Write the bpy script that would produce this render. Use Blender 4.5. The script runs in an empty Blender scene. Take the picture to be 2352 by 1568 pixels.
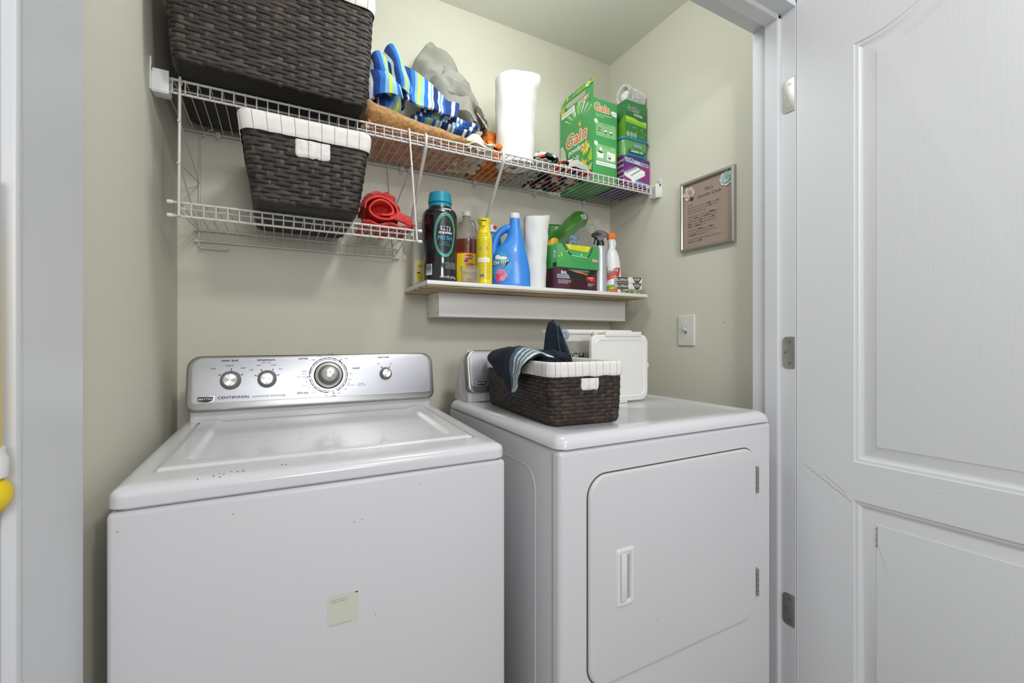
import bpy, bmesh, math, random
from mathutils import Vector, Matrix, noise
R = math.radians
C = bpy.context.scene.collection
random.seed(4)
SC = bpy.context.scene
# ---------------------------------------------------------------- camera, world, lights, exposure
cam_d = bpy.data.cameras.new('camera'); cam = bpy.data.objects.new('camera', cam_d); C.objects.link(cam)
cam.location = (0, 0, 1.145); cam.rotation_euler = (R(90), 0, R(-28.058))
cam_d.sensor_width = 36; cam_d.lens = 1003.16 / 2352 * 36; cam_d.shift_y = -4.9 / 2352
cam_d.clip_start = 0.02
SC.camera = cam
w = bpy.data.worlds.new('world'); SC.world = w; w.use_nodes = True
w.node_tree.nodes['Background'].inputs[0].default_value = (0.93, 0.96, 1.0, 1)
w.node_tree.nodes['Background'].inputs[1].default_value = 0.50
def area(name, loc, size, power, rot=(0, 0, 0), col=(1, 1, 1), spread=180):
    l = bpy.data.lights.new(name, 'AREA'); l.shape = 'DISK'; l.size = size; l.energy = power; l.color = col
    l.spread = R(spread)
    o = bpy.data.objects.new(name, l); C.objects.link(o); o.location = loc; o.rotation_euler = rot; return o
area('hall_ceiling_light', (0.55, -0.45, 2.42), 0.26, 12.5, (R(38), 0, 0), (1, 0.985, 0.96))
area('far_room_light', (0.25, -1.9, 1.78), 0.7, 24, (R(85), 0, R(-8)), (0.98, 0.99, 1))
pl = bpy.data.lights.new('closet_ceiling_light', 'POINT'); pl.energy = 9.8; pl.shadow_soft_size = .11; pl.color = (.92, .975, 1)
po = bpy.data.objects.new('closet_ceiling_light', pl); C.objects.link(po); po.location = (.58, .98, 2.31)
SC.view_settings.view_transform = 'Standard'; SC.view_settings.look = 'None'
SC.view_settings.exposure = 0.0; SC.view_settings.gamma = 1; SC.view_settings.use_curve_mapping = False

# ---------------------------------------------------------------- materials
def lin(c):
    if isinstance(c, str):
        c = [int(c[i:i + 2], 16) / 255 for i in (0, 2, 4)]
    return tuple(((x / 12.92) if x <= .04045 else ((x + .055) / 1.055) ** 2.4) for x in c) + (1,)
def mat(name, col, rough=.5, metal=0, bump=None, vary=None, spec=None, trans=0, coat=0, sheen=0, alpha=1, ior=None):
    m = bpy.data.materials.new(name); m.use_nodes = True; nt = m.node_tree; b = nt.nodes['Principled BSDF']
    b.inputs['Base Color'].default_value = lin(col); b.inputs['Roughness'].default_value = rough
    b.inputs['Metallic'].default_value = metal
    if spec is not None: b.inputs['Specular IOR Level'].default_value = spec
    if trans: b.inputs['Transmission Weight'].default_value = trans
    if ior: b.inputs['IOR'].default_value = ior
    if coat: b.inputs['Coat Weight'].default_value = coat; b.inputs['Coat Roughness'].default_value = .08
    if sheen: b.inputs['Sheen Weight'].default_value = sheen
    if alpha < 1: b.inputs['Alpha'].default_value = alpha
    tc = nt.nodes.new('ShaderNodeTexCoord')
    def nz(scale, det=3):
        mp = nt.nodes.new('ShaderNodeMapping'); nt.links.new(tc.outputs['Object'], mp.inputs[0])
        mp.inputs['Scale'].default_value = scale if hasattr(scale, '__len__') else (scale,) * 3
        n = nt.nodes.new('ShaderNodeTexNoise'); n.inputs['Scale'].default_value = 1; n.inputs['Detail'].default_value = det
        nt.links.new(mp.outputs[0], n.inputs[0]); return n
    if bump:
        n = nz(bump[0]); bp = nt.nodes.new('ShaderNodeBump'); bp.inputs['Strength'].default_value = bump[1]
        bp.inputs['Distance'].default_value = bump[2] if len(bump) > 2 else .002
        nt.links.new(n.outputs[0], bp.inputs['Height']); nt.links.new(bp.outputs[0], b.inputs['Normal'])
    if vary:
        n = nz(vary[0]); r = nt.nodes.new('ShaderNodeValToRGB')
        r.color_ramp.elements[0].color = lin(vary[1]); r.color_ramp.elements[1].color = lin(vary[2] if len(vary) > 2 else col)
        r.color_ramp.elements[0].position = .35; r.color_ramp.elements[1].position = .65
        nt.links.new(n.outputs[0], r.inputs[0]); nt.links.new(r.outputs[0], b.inputs['Base Color'])
    return m
def ramp_uv(name, stops, axis=0, scale=1, rough=.9, bump=(700, .5, .001), wob=.0, constant=True, coord='UV', sheen=0):
    m = mat(name, 'ffffff', rough, bump=bump, sheen=sheen); nt = m.node_tree; b = nt.nodes['Principled BSDF']
    tc = nt.nodes.new('ShaderNodeTexCoord'); s = nt.nodes.new('ShaderNodeSeparateXYZ')
    nt.links.new(tc.outputs[coord], s.inputs[0])
    mu = nt.nodes.new('ShaderNodeMath'); mu.operation = 'MULTIPLY'; mu.inputs[1].default_value = scale
    nt.links.new(s.outputs[axis], mu.inputs[0]); last = mu.outputs[0]
    if wob:
        n = nt.nodes.new('ShaderNodeTexNoise'); n.inputs['Scale'].default_value = 30; nt.links.new(tc.outputs[coord], n.inputs[0])
        a = nt.nodes.new('ShaderNodeMath'); a.operation = 'MULTIPLY_ADD'; a.inputs[1].default_value = wob
        nt.links.new(n.outputs[0], a.inputs[0]); nt.links.new(last, a.inputs[2]); last = a.outputs[0]
    f = nt.nodes.new('ShaderNodeMath'); f.operation = 'FRACT'; nt.links.new(last, f.inputs[0])
    r = nt.nodes.new('ShaderNodeValToRGB'); r.color_ramp.interpolation = 'CONSTANT' if constant else 'LINEAR'
    els = r.color_ramp.elements; els[0].position = stops[0][0]; els[0].color = lin(stops[0][1]); els[1].position = stops[1][0]; els[1].color = lin(stops[1][1])
    for p, c in stops[2:]:
        e = els.new(p); e.color = lin(c)
    nt.links.new(f.outputs[0], r.inputs[0]); nt.links.new(r.outputs[0], b.inputs['Base Color']); return m

MW = mat('wall_paint', 'd4d1c2', .75, bump=(180, .12, .001))
MC = mat('ceiling_paint', 'e4e4da', .85)
MT = mat('trim_paint', 'd6d7da', .38, bump=((160, 160, 12), .1, .001))
MD = mat('door_paint', 'd8d9db', .42, bump=((240, 240, 9), .22, .0014))
MDh = mat('door_paint_horizontal_grain', 'd8d9db', .42, bump=((9, 240, 240), .26, .0014))
MF = mat('floor_vinyl', '9a948a', .5, bump=(30, .1))
ENAM = mat('white_enamel', 'd6d6d9', .22, coat=.35, spec=.5)
ENAM2 = mat('white_enamel_body', 'd2d2d4', .38, bump=(500, .03, .0005))
DARK = mat('dark_gap', '1c1c1a', .8)
SILV = mat('silver_panel', 'babbc0', .36, metal=.75, bump=((6, 900, 900), .03, .0005))
SILD = mat('satin_silver_bezel', 'a6a6a4', .3, metal=.85)
KNOB = mat('grey_knob_plastic', '7c7c7a', .45)
CHRM = mat('brushed_cap', 'd8d8d2', .28, metal=1)
_b = CHRM.node_tree.nodes['Principled BSDF']; _b.inputs['Anisotropic'].default_value = .85
_t = CHRM.node_tree.nodes.new('ShaderNodeTangent'); _t.direction_type = 'RADIAL'; _t.axis = 'Y'; CHRM.node_tree.links.new(_t.outputs[0], _b.inputs['Tangent'])
WIRE = mat('white_vinyl_wire', 'd3d0cb', .35)
WHPL = mat('white_plastic', 'dedfdd', .35)
BLK = mat('black_ink', '17181a', .6); GRY = mat('grey_ink', '75767a', .6); WHT = mat('white_ink', 'efefef', .6)
RED = mat('red_ink', 'c8231c', .5); ORG = mat('orange_ink', 'e8761a', .5); YEL = mat('yellow_ink', 'f2d81e', .5)
YEL2 = mat('pale_yellow_ink', 'f6ef9a', .5)
GRN = mat('green_card', '43a056', .38, coat=.2); GRND = mat('dark_green_ink', '1f6e3c', .45); GRNL = mat('light_green_ink', '8fca8f', .5)
LIME = mat('lime_ink', 'a8d130', .5); MINT = mat('mint_ink', '8cc48a', .5)
BLU = mat('blue_ink', '1f5fb8', .45); TEAL = mat('teal_ink', '3fbf9f', .4); CYAN = mat('cyan_ink', '3fb4cf', .4)
PNK = mat('pink_ink', 'e58aa6', .5); PNKD = mat('deep_pink_ink', 'c94a7c', .5); MAG = mat('magenta_ink', '8e2a78', .5)
STEEL = mat('hinge_steel', 'b4b2ab', .35, metal=.9)

# ---------------------------------------------------------------- mesh helpers
def link(name, me, m, parent=None, smooth=35):
    o = bpy.data.objects.new(name, me); C.objects.link(o)
    if m is not None:
        for x in (m if isinstance(m, (list, tuple)) else [m]): me.materials.append(x)
    if smooth:
        me.polygons.foreach_set('use_smooth', [True] * len(me.polygons))
        me.set_sharp_from_angle(angle=R(smooth))
    if parent: o.parent = parent
    return o
def tag(o, label, cat=None, group=None, kind=None):
    if label: o['label'] = label
    if cat: o['category'] = cat
    if group: o['group'] = group
    if kind: o['kind'] = kind
    return o
def thing(name, label, cat, loc=(0, 0, 0), rz=0, group=None):
    o = bpy.data.objects.new(name, None); C.objects.link(o); o.location = loc; o.rotation_euler = (0, 0, rz); o.empty_display_size = .05
    return tag(o, label, cat, group)

def nvec(p): return Vector((noise.noise(p + Vector((13.7, 4.1, 9.2))), noise.noise(p + Vector((-7.3, 21.9, 3.3))), noise.noise(p + Vector((5.9, -11.4, 31.7)))))
class MB:
    def __init__(s): s.bm = bmesh.new(); s.uv = None; s.mi = 0
    def _merge(s, b2, M=None):
        if M is not None: bmesh.ops.transform(b2, matrix=M, verts=b2.verts)
        me = bpy.data.meshes.new('t'); b2.to_mesh(me); b2.free(); n0 = len(s.bm.faces); s.bm.from_mesh(me); bpy.data.meshes.remove(me)
        s.bm.faces.ensure_lookup_table()
        for f in s.bm.faces[n0:]: f.material_index = s.mi
        return s
    def box(s, lo, hi, bev=0, seg=2, M=None):
        b = bmesh.new(); bmesh.ops.create_cube(b, size=1)
        lo = Vector(lo); hi = Vector(hi); c = (lo + hi) / 2; d = hi - lo
        for v in b.verts: v.co = Vector((v.co.x * d.x, v.co.y * d.y, v.co.z * d.z)) + c
        if bev: bmesh.ops.bevel(b, geom=list(b.edges), offset=bev, segments=seg, profile=.5, affect='EDGES', clamp_overlap=True)
        return s._merge(b, M)
    def tube(s, pts, r, seg=8, closed=False, cap=True):
        pts = [Vector(p) for p in pts]; n = len(pts); rings = []
        rr = r if hasattr(r, '__len__') else [r] * n
        up = None
        for i, p in enumerate(pts):
            if closed: t = pts[(i + 1) % n] - pts[i - 1]
            else: t = pts[min(i + 1, n - 1)] - pts[max(i - 1, 0)]
            t.normalize()
            if up is None: up = Vector((0, 0, 1)) if abs(t.z) < .9 else Vector((1, 0, 0))
            a = t.cross(up).normalized(); b = a.cross(t).normalized(); up = b
            rings.append([s.bm.verts.new(p + (a * math.cos(k * 2 * math.pi / seg) + b * math.sin(k * 2 * math.pi / seg)) * rr[i]) for k in range(seg)])
        m = n if closed else n - 1
        for i in range(m):
            A, B = rings[i], rings[(i + 1) % n]
            for k in range(seg):
                f = s.bm.faces.new((A[k], A[(k + 1) % seg], B[(k + 1) % seg], B[k])); f.material_index = s.mi
        if cap and not closed:
            s.bm.faces.new(rings[0][::-1]).material_index = s.mi; s.bm.faces.new(rings[-1]).material_index = s.mi
        return s
    def lathe(s, prof, seg=32, M=None, closed=True):
        b = bmesh.new(); rings = []
        for r, z in prof:
            if r < 1e-6: rings.append([b.verts.new((0, 0, z))])
            else: rings.append([b.verts.new((r * math.cos(k * 2 * math.pi / seg), r * math.sin(k * 2 * math.pi / seg), z)) for k in range(seg)])
        for A, B in zip(rings[:-1], rings[1:]):
            for k in range(seg):
                k2 = (k + 1) % seg
                if len(A) == 1 and len(B) == 1: continue
                if len(A) == 1: b.faces.new((A[0], B[k2], B[k]))
                elif len(B) == 1: b.faces.new((A[k], A[k2], B[0]))
                else: b.faces.new((A[k], A[k2], B[k2], B[k]))
        if closed:
            if len(rings[0]) > 1: b.faces.new(rings[0][::-1])
            if len(rings[-1]) > 1: b.faces.new(rings[-1])
        bmesh.ops.recalc_face_normals(b, faces=b.faces)
        return s._merge(b, M)
    def rings(s, rings, caps=True, uvs=None):
        vs = [[s.bm.verts.new(p) for p in ring] for ring in rings]; n = len(vs[0])
        for A, B in zip(vs[:-1], vs[1:]):
            for k in range(n):
                s.bm.faces.new((A[k], A[(k + 1) % n], B[(k + 1) % n], B[k])).material_index = s.mi
        if caps:
            s.bm.faces.new(vs[0][::-1]).material_index = s.mi; s.bm.faces.new(vs[-1]).material_index = s.mi
        return s
    def prism(s, poly, vec, off=(0, 0, 0)):
        # poly = list of 3D points, extruded by vec
        off = Vector(off); vec = Vector(vec)
        A = [s.bm.verts.new(Vector(p) + off) for p in poly]; B = [s.bm.verts.new(Vector(p) + off + vec) for p in poly]; n = len(A)
        for k in range(n): s.bm.faces.new((A[k], A[(k + 1) % n], B[(k + 1) % n], B[k])).material_index = s.mi
        s.bm.faces.new(A[::-1]).material_index = s.mi; s.bm.faces.new(B).material_index = s.mi
        return s
    def grid(s, fn, nu, nv, thick=0, closed_u=False, uvscale=(1, 1)):
        # fn(u,v)->Vector ; optional thickness
        uvl = s.bm.loops.layers.uv.verify()
        P = [[Vector(fn(i / nu, j / nv)) for i in range(nu + 1)] for j in range(nv + 1)]
        def nrm(i, j):
            a = P[j][min(i + 1, nu)] - P[j][max(i - 1, 0)]; b = P[min(j + 1, nv)][i] - P[max(j - 1, 0)][i]
            c = a.cross(b); return c.normalized() if c.length > 1e-12 else Vector((0, 0, 1))
        layers = [1, -1] if thick else [0]; L = []
        for sg in layers:
            L.append([[s.bm.verts.new(P[j][i] + nrm(i, j) * thick * .5 * sg) for i in range(nu + 1)] for j in range(nv + 1)])
        def face(vs, uv):
            try: f = s.bm.faces.new(vs)
            except ValueError: return
            f.material_index = s.mi
            for l, q in zip(f.loops, uv): l[uvl].uv = (q[0] / nu * uvscale[0], q[1] / nv * uvscale[1])
        for n, V in enumerate(L):
            for j in range(nv):
                for i in range(nu):
                    q = [(i, j), (i + 1, j), (i + 1, j + 1), (i, j + 1)]
                    if n: q = q[::-1]
                    face([V[b][a] for a, b in q], q)
        if thick:
            A, B = L
            for i in range(nu):
                for j, fl in ((0, 1), (nv, 0)):
                    vs = [A[j][i], A[j][i + 1], B[j][i + 1], B[j][i]]; q = [(i, j), (i + 1, j), (i + 1, j), (i, j)]
                    face(vs[::-1] if fl else vs, q[::-1] if fl else q)
            for j in range(nv):
                for i, fl in ((0, 0), (nu, 1)):
                    vs = [A[j][i], A[j + 1][i], B[j + 1][i], B[j][i]]; q = [(i, j), (i, j + 1), (i, j + 1), (i, j)]
                    face(vs[::-1] if fl else vs, q[::-1] if fl else q)
        return s
    def build(s, name, m, parent=None, smooth=35, recalc=True):
        if recalc: bmesh.ops.recalc_face_normals(s.bm, faces=s.bm.faces)
        me = bpy.data.meshes.new(name); s.bm.to_mesh(me); s.bm.free()
        return link(name, me, m, parent, smooth)

def rrect(x0, y0, x1, y1, r, n=6):
    rs = r if hasattr(r, '__len__') else [r] * 4   # corners: bl, br, tr, tl
    out = []
    for (cx, cy, a0, q) in ((x0, y0, 180, 0), (x1, y0, 270, 1), (x1, y1, 0, 2), (x0, y1, 90, 3)):
        rr = rs[q]; ox = cx + rr * (1 if q in (0, 3) else -1); oy = cy + rr * (1 if q in (0, 1) else -1)
        for k in range(n + 1):
            a = R(a0 + 90 * k / n); out.append((ox + rr * math.cos(a), oy + rr * math.sin(a)))
    return out
def plate(outline, mp, t0, t1, bev=.002, m=None, inset_pts=None):
    """slab from depth t0 (back) to t1 (front) with a rounded front rim; mp(x,y,d)->3D; outlines shrink by scaling toward offset"""
    mb = MB(); cx = sum(p[0] for p in outline) / len(outline); cy = sum(p[1] for p in outline) / len(outline)
    hx = max(abs(p[0] - cx) for p in outline); hy = max(abs(p[1] - cy) for p in outline)
    def shr(d): return [(cx + (p[0] - cx) * (1 - d / hx), cy + (p[1] - cy) * (1 - d / hy)) for p in outline]
    sg = 1 if t1 > t0 else -1
    rg = [[mp(x, y, t0) for x, y in outline]]
    for k in range(5):
        a = R(90 * k / 4); rg.append([mp(x, y, t1 - sg * bev * (1 - math.sin(a))) for x, y in shr(bev * (1 - math.cos(a)))])
    mb.rings(rg); return mb

# text geometry (built-in font), cached; returned in 2D, centred or left aligned
_tc = {}
def text2d(s, h=1, align='CENTER', bold=0, shear=0, sp=1):
    key = (s, align, bold, shear, sp)
    if key not in _tc:
        cu = bpy.data.curves.new('t', 'FONT'); cu.body = s; cu.align_x = align; cu.size = 1; cu.offset = bold; cu.shear = shear
        cu.space_character = sp; cu.resolution_u = 3; cu.fill_mode = 'FRONT'
        o = bpy.data.objects.new('t', cu); C.objects.link(o); bpy.context.view_layer.update()
        me = bpy.data.meshes.new_from_object(o.evaluated_get(bpy.context.evaluated_depsgraph_get()))
        _tc[key] = ([tuple(v.co[:2]) for v in me.vertices], [tuple(p.vertices) for p in me.polygons])
        bpy.data.objects.remove(o); bpy.data.curves.remove(cu); bpy.data.meshes.remove(me)
    V, F = _tc[key]; k = h / .70
    return [(x * k, y * k) for x, y in V], F

class Dec:
    """printed matter on a surface: mp(x,y,d) -> 3D"""
    def __init__(s, mp, inc=.00002): s.mp = mp; s.bm = bmesh.new(); s.mats = []; s.d = .0003; s.inc = inc
    def _mi(s, m):
        if m not in s.mats: s.mats.append(m)
        return s.mats.index(m)
    def poly2(s, V, F, m, d=None):
        mi = s._mi(m); d = s.d if d is None else d
        vs = [s.bm.verts.new(s.mp(x, y, d)) for x, y in V]
        for f in F:
            try: s.bm.faces.new([vs[i] for i in f]).material_index = mi
            except ValueError: pass
    def text(s, t, x, y, h, m, align='CENTER', bold=0, shear=0, sp=1, rot=0, wx=1, d=None, slope=0):
        V, F = text2d(t, h, align, bold, shear, sp); c, n = math.cos(R(rot)), math.sin(R(rot))
        s.up(0); s.poly2([(x + (a * wx) * c - b * n, y + (a * wx) * n + b * c + a * slope) for a, b in V], F, m, d)
    def up(s, k=1): s.d += s.inc if k else .00001
    def rect(s, x0, y0, x1, y1, m, n=1, k=1):
        s.up(); V = [(x0 + (x1 - x0) * i / n, y0 + (y1 - y0) * j / k) for j in range(k + 1) for i in range(n + 1)]
        s.poly2(V, [(j * (n + 1) + i, j * (n + 1) + i + 1, (j + 1) * (n + 1) + i + 1, (j + 1) * (n + 1) + i) for j in range(k) for i in range(n)], m)
    def poly(s, pts, m): s.up(); s.poly2(pts, [tuple(range(len(pts)))], m)
    def ell(s, cx, cy, rx, ry, m, a0=0, a1=360, inner=0, n=32, rings=3):
        s.up(); V = []; F = []
        for j in range(rings + 1):
            q = inner + (1 - inner) * j / rings
            for i in range(n + 1):
                a = R(a0 + (a1 - a0) * i / n); V.append((cx + rx * q * math.cos(a), cy + ry * q * math.sin(a)))
        for j in range(rings):
            for i in range(n):
                k = j * (n + 1) + i; F.append((k, k + 1, k + n + 2, k + n + 1))
        s.poly2(V, F, m)
    def quad(s, p0, p1, p2, p3, m, n=12):
        s.up(); V = []
        for j in range(n + 1):
            for i in range(n + 1):
                u, v = i / n, j / n; V.append(tuple((p0[q] * (1 - u) + p1[q] * u) * (1 - v) + (p3[q] * (1 - u) + p2[q] * u) * v for q in (0, 1)))
        s.poly2(V, [(j * (n + 1) + i, j * (n + 1) + i + 1, (j + 1) * (n + 1) + i + 1, (j + 1) * (n + 1) + i) for j in range(n) for i in range(n)], m)
    def line(s, pts, wd, m):
        s.up()
        for a, b in zip(pts[:-1], pts[1:]):
            dx, dy = b[0] - a[0], b[1] - a[1]; l = math.hypot(dx, dy) or 1; nx, ny = -dy / l * wd / 2, dx / l * wd / 2
            s.poly2([(a[0] - nx, a[1] - ny), (b[0] - nx, b[1] - ny), (b[0] + nx, b[1] + ny), (a[0] + nx, a[1] + ny)], [(0, 1, 2, 3)], m)
    def build(s, name, parent, label=None):
        stuff = name in ('specks', 'paint_chips', 'lint_specks', 'screw_holes', 'scratches', 'wall_scuffs')
        me = bpy.data.meshes.new(name); s.bm.to_mesh(me); s.bm.free(); o = link(name, me, s.mats, parent, 0)
        if stuff: o['kind'] = 'stuff'
        if label: o['label'] = label
        return o
def plane(O, X, Y):
    O, X, Y = Vector(O), Vector(X).normalized(), Vector(Y).normalized(); N = X.cross(Y)
    return lambda x, y, d: O + X * x + Y * y + N * d
def logo(d, t, x, y, h, m=ORG, back=WHT, slope=0, wx=1, rot=0, grow=.045, shear=.12, bold=.015):
    d.text(t, x, y, h, back, bold=grow + bold, shear=shear, slope=slope, wx=wx, rot=rot, sp=1.05); d.up()
    d.text(t, x, y, h, m, bold=bold, shear=shear, slope=slope, wx=wx, rot=rot, sp=1.05)

def interp(sec, z):
    zs = [q[0] for q in sec]
    if z <= zs[0]: return sec[0][1:]
    if z >= zs[-1]: return sec[-1][1:]
    i = max(k for k in range(len(sec)) if zs[k] <= z); i = min(i, len(sec) - 2)
    t = (z - zs[i]) / (zs[i + 1] - zs[i]); p0 = sec[max(i - 1, 0)]; p1 = sec[i]; p2 = sec[i + 1]; p3 = sec[min(i + 2, len(sec) - 1)]
    out = []
    for k in range(1, len(p1)):
        m1 = (p2[k] - p0[k]) / max(p2[0] - p0[0], 1e-9) * (p2[0] - p1[0]); m2 = (p3[k] - p1[k]) / max(p3[0] - p1[0], 1e-9) * (p2[0] - p1[0])
        h = t * t * (3 - 2 * t)
        v = (2 * t ** 3 - 3 * t * t + 1) * p1[k] + (t ** 3 - 2 * t * t + t) * m1 + (-2 * t ** 3 + 3 * t * t) * p2[k] + (t ** 3 - t * t) * m2
        lo, hi = min(p1[k], p2[k]), max(p1[k], p2[k]); e = (hi - lo) * .15
        out.append(max(lo - e, min(hi + e, v)))
    return tuple(out)
def bottle(sec, n=2.0, seg=40, lv=40, z0=None, z1=None):
    """sec: (z, rx, ry, cx)"""
    mb = MB(); z0 = sec[0][0] if z0 is None else z0; z1 = sec[-1][0] if z1 is None else z1; rg = []
    for j in range(lv + 1):
        z = z0 + (z1 - z0) * j / lv; rx, ry, cx = interp(sec, z); ring = []
        for k in range(seg):
            a = 2 * math.pi * k / seg; c, s_ = math.cos(a), math.sin(a)
            ring.append((cx + rx * math.copysign(abs(c) ** (2 / n), c), ry * math.copysign(abs(s_) ** (2 / n), s_), z))
        rg.append(ring)
    return mb.rings(rg)
def wrapmap(sec, phi=0, n=2.0):
    """x = arc length from the angle phi (0 = facing -y), y = height"""
    def f(x, y, d):
        rx, ry, cx = interp(sec, y); r = (rx + ry) / 2; a = -math.pi / 2 + R(phi) + x / r; c, s_ = math.cos(a), math.sin(a)
        return Vector((cx + (rx + d) * math.copysign(abs(c) ** (2 / n), c), (ry + d) * math.copysign(abs(s_) ** (2 / n), s_), y))
    return f
def catmull(P, t):
    n = len(P) - 1; t = max(0, min(.99999, t)) * n; i = int(t); t -= i
    p0 = P[max(i - 1, 0)]; p1 = P[i]; p2 = P[i + 1]; p3 = P[min(i + 2, n)]
    return .5 * ((2 * p1) + (p2 - p0) * t + (2 * p0 - 5 * p1 + 4 * p2 - p3) * t * t + (3 * p1 - p0 - 3 * p2 + p3) * t ** 3)
def patch(mb, rows, nu=40, nv=40, thick=.004, amp=.003, fr=25, seed=0, uvscale=(1, 1), crease=.6):
    rows = [[Vector(p) for p in r] for r in rows]
    def fn(u, v):
        p = catmull([catmull(r, u) for r in rows], v); q = p * fr + Vector((seed, seed * 2, 0))
        w_ = nvec(q * .5) * .8; r_ = 1 - 2.4 * abs(noise.noise(q * .55 + w_ + Vector((9, seed, 4))))
        return p + nvec(q) * amp * .7 + Vector((.15, -.8, .35)) * (amp * crease * r_)
    return mb.grid(fn, nu, nv, thick, uvscale=uvscale)
def blob(mb, c, size, seed=0, amp=.25, fr=3, n=2.6, flat=None, nu=96, nv=60, stretch=(1, 1, 1), rz=0, taper=0, fine=.05, squash=None):
    """crumpled cloth mound: folded superellipsoid"""
    c = Vector(c); cz, sz = math.cos(rz), math.sin(rz)
    uvl = mb.bm.loops.layers.uv.verify(); V = []
    for j in range(nv + 1):
        row = []; th = math.pi * (j / nv) - math.pi / 2
        for i in range(nu):
            ph = 2 * math.pi * i / nu
            d = Vector((math.cos(th) * math.cos(ph), math.cos(th) * math.sin(ph), math.sin(th)))
            q = Vector((d.x * stretch[0], d.y * stretch[1], d.z * stretch[2])) * fr + Vector((seed * 3.1, seed * 1.7, seed))
            wv = nvec(q * .6) * 1.2
            f = 1 - abs(noise.noise(q + wv)) * 2.2; f2 = 1 - abs(noise.noise(q * 2.3 + wv * 2)) * 2
            k = 1 + amp * (f - .6) + amp * .4 * (f2 - .6) + fine * noise.noise(q * 7)
            rr = (abs(d.x) ** n + abs(d.y) ** n + abs(d.z) ** n) ** (-1 / n)
            p = Vector((d.x * rr * size[0], d.y * rr * size[1], d.z * rr * size[2])) * k
            if taper: p.z *= 1 - taper * p.x / size[0]; p.y *= 1 - taper * .5 * p.x / size[0]
            p = Vector((p.x * cz - p.y * sz, p.x * sz + p.y * cz, p.z)) + c
            if flat is not None and p.z < flat: p.z = flat + .0004 * (p.z - flat) 
            row.append(mb.bm.verts.new(p))
        V.append(row)
    for j in range(nv):
        for i in range(nu):
            i2 = (i + 1) % nu
            f = mb.bm.faces.new((V[j][i], V[j][i2], V[j + 1][i2], V[j + 1][i])); f.material_index = mb.mi
            for l, q in zip(f.loops, ((i, j), (i + 1, j), (i + 1, j + 1), (i, j + 1))): l[uvl].uv = (q[0] / nu, q[1] / nv)
    return mb

# ---------------------------------------------------------------- the setting
XL, XR, YB, ZC = -.272, 1.413, 1.644, 2.4715
def st(name, mb, m, smooth=0): return tag(mb.build(name, m, None, smooth), None, None, None, 'structure')
st('floor', MB().box((-2.2, -2.4, -.05), (3.2, YB + .1, 0)), MF)
st('wall_back', MB().box((XL - .1, YB, 0), (XR + .1, YB + .1, ZC)), MW)
st('wall_left', MB().box((XL - .1, .872, 0), (XL, YB, ZC)), MW)
st('wall_right', MB().box((XR, .872, 0), (XR + .1, YB, ZC)), MW)
st('ceiling', MB().box((XL - .1, .72, ZC), (XR + .1, YB + .1, ZC + .06)), MC)
# front wall around the opening (left return, right return, above the header)
JL, JR, HZ = -.258, 1.345, 2.128
fw = MB().box((-2.0, .70, 0), (JL - .02, .872, ZC)).box((JR + .02, .744, 0), (3.0, .872, ZC)).box((JL - .02, .744, HZ + .02), (JR + .02, .872, ZC))
st('wall_front', fw, MW)
# right jamb: inner reveal, stop, rabbet
def jprof(x, s): return [(x + .02 * s, .876), (x, .876), (x, .834), (x - .004 * s, .832), (x - .011 * s, .829), (x - .011 * s, .792), (x - .009 * s, .788), (x, .788), (x, .744), (x + .02 * s, .744)]
st('trim_1', MB().prism([(a, b, 0) for a, b in jprof(JR, 1)], (0, 0, HZ + .012)), MT)
st('trim_2', MB().box((JL - .02, .70, 0), (JL, .876, HZ + .0), .001), MT)
st('trim_3', MB().prism([(JL, b, HZ - (JR - a)) for a, b in jprof(JR, 1)][::-1], (JR - JL + .0, 0, 0)), MT)
cas = MB().box((-.345, .684, 0), (-.2565, .70, HZ + .06), .003).box((-.335, .676, 0), (-.300, .684, HZ + .05), .003).box((-.285, .679, 0), (-.268, .684, HZ + .05), .0025)
st('trim_4', cas, MT, 35)
st('baseboard_back', MB().box((XL, YB - .014, 0), (XR, YB, .09), .003), MT)
# small scuffs on the walls
sc = Dec(plane((XL + .0004, 1.2, 1.2), (0, -1, 0), (0, 0, 1)))
SCUF = mat('scuff_mark', '6e6b5f', .8)
for (y, z, l, a) in ((1.30, 1.03, .012, -60), (1.52, 1.165, .008, 40), (1.40, 1.20, .006, 10), (1.38, .98, .006, 70), (1.12, 1.15, .005, 0)):
    p = (1.2 - y, z - 1.2); q = (p[0] + l * math.cos(R(a)), p[1] + l * math.sin(R(a))); sc.line([p, q], .0014, SCUF)
o = sc.build('wall_scuffs', bpy.data.objects['wall_left'])
sc = Dec(plane((XR - .0004, 1.0, 1.2), (0, -1, 0), (0, 0, 1)))
for (y, z, l, a) in ((1.03, 1.205, .008, 10), (1.06, 1.36, .003, 80), (.96, 1.33, .003, 20)):
    p = (1.0 - y, z - 1.2); sc.line([p, (p[0] + l * math.cos(R(a)), p[1] + l * math.sin(R(a)))], .0014, SCUF)
sc.build('wall_scuffs', bpy.data.objects['wall_right'])

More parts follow.
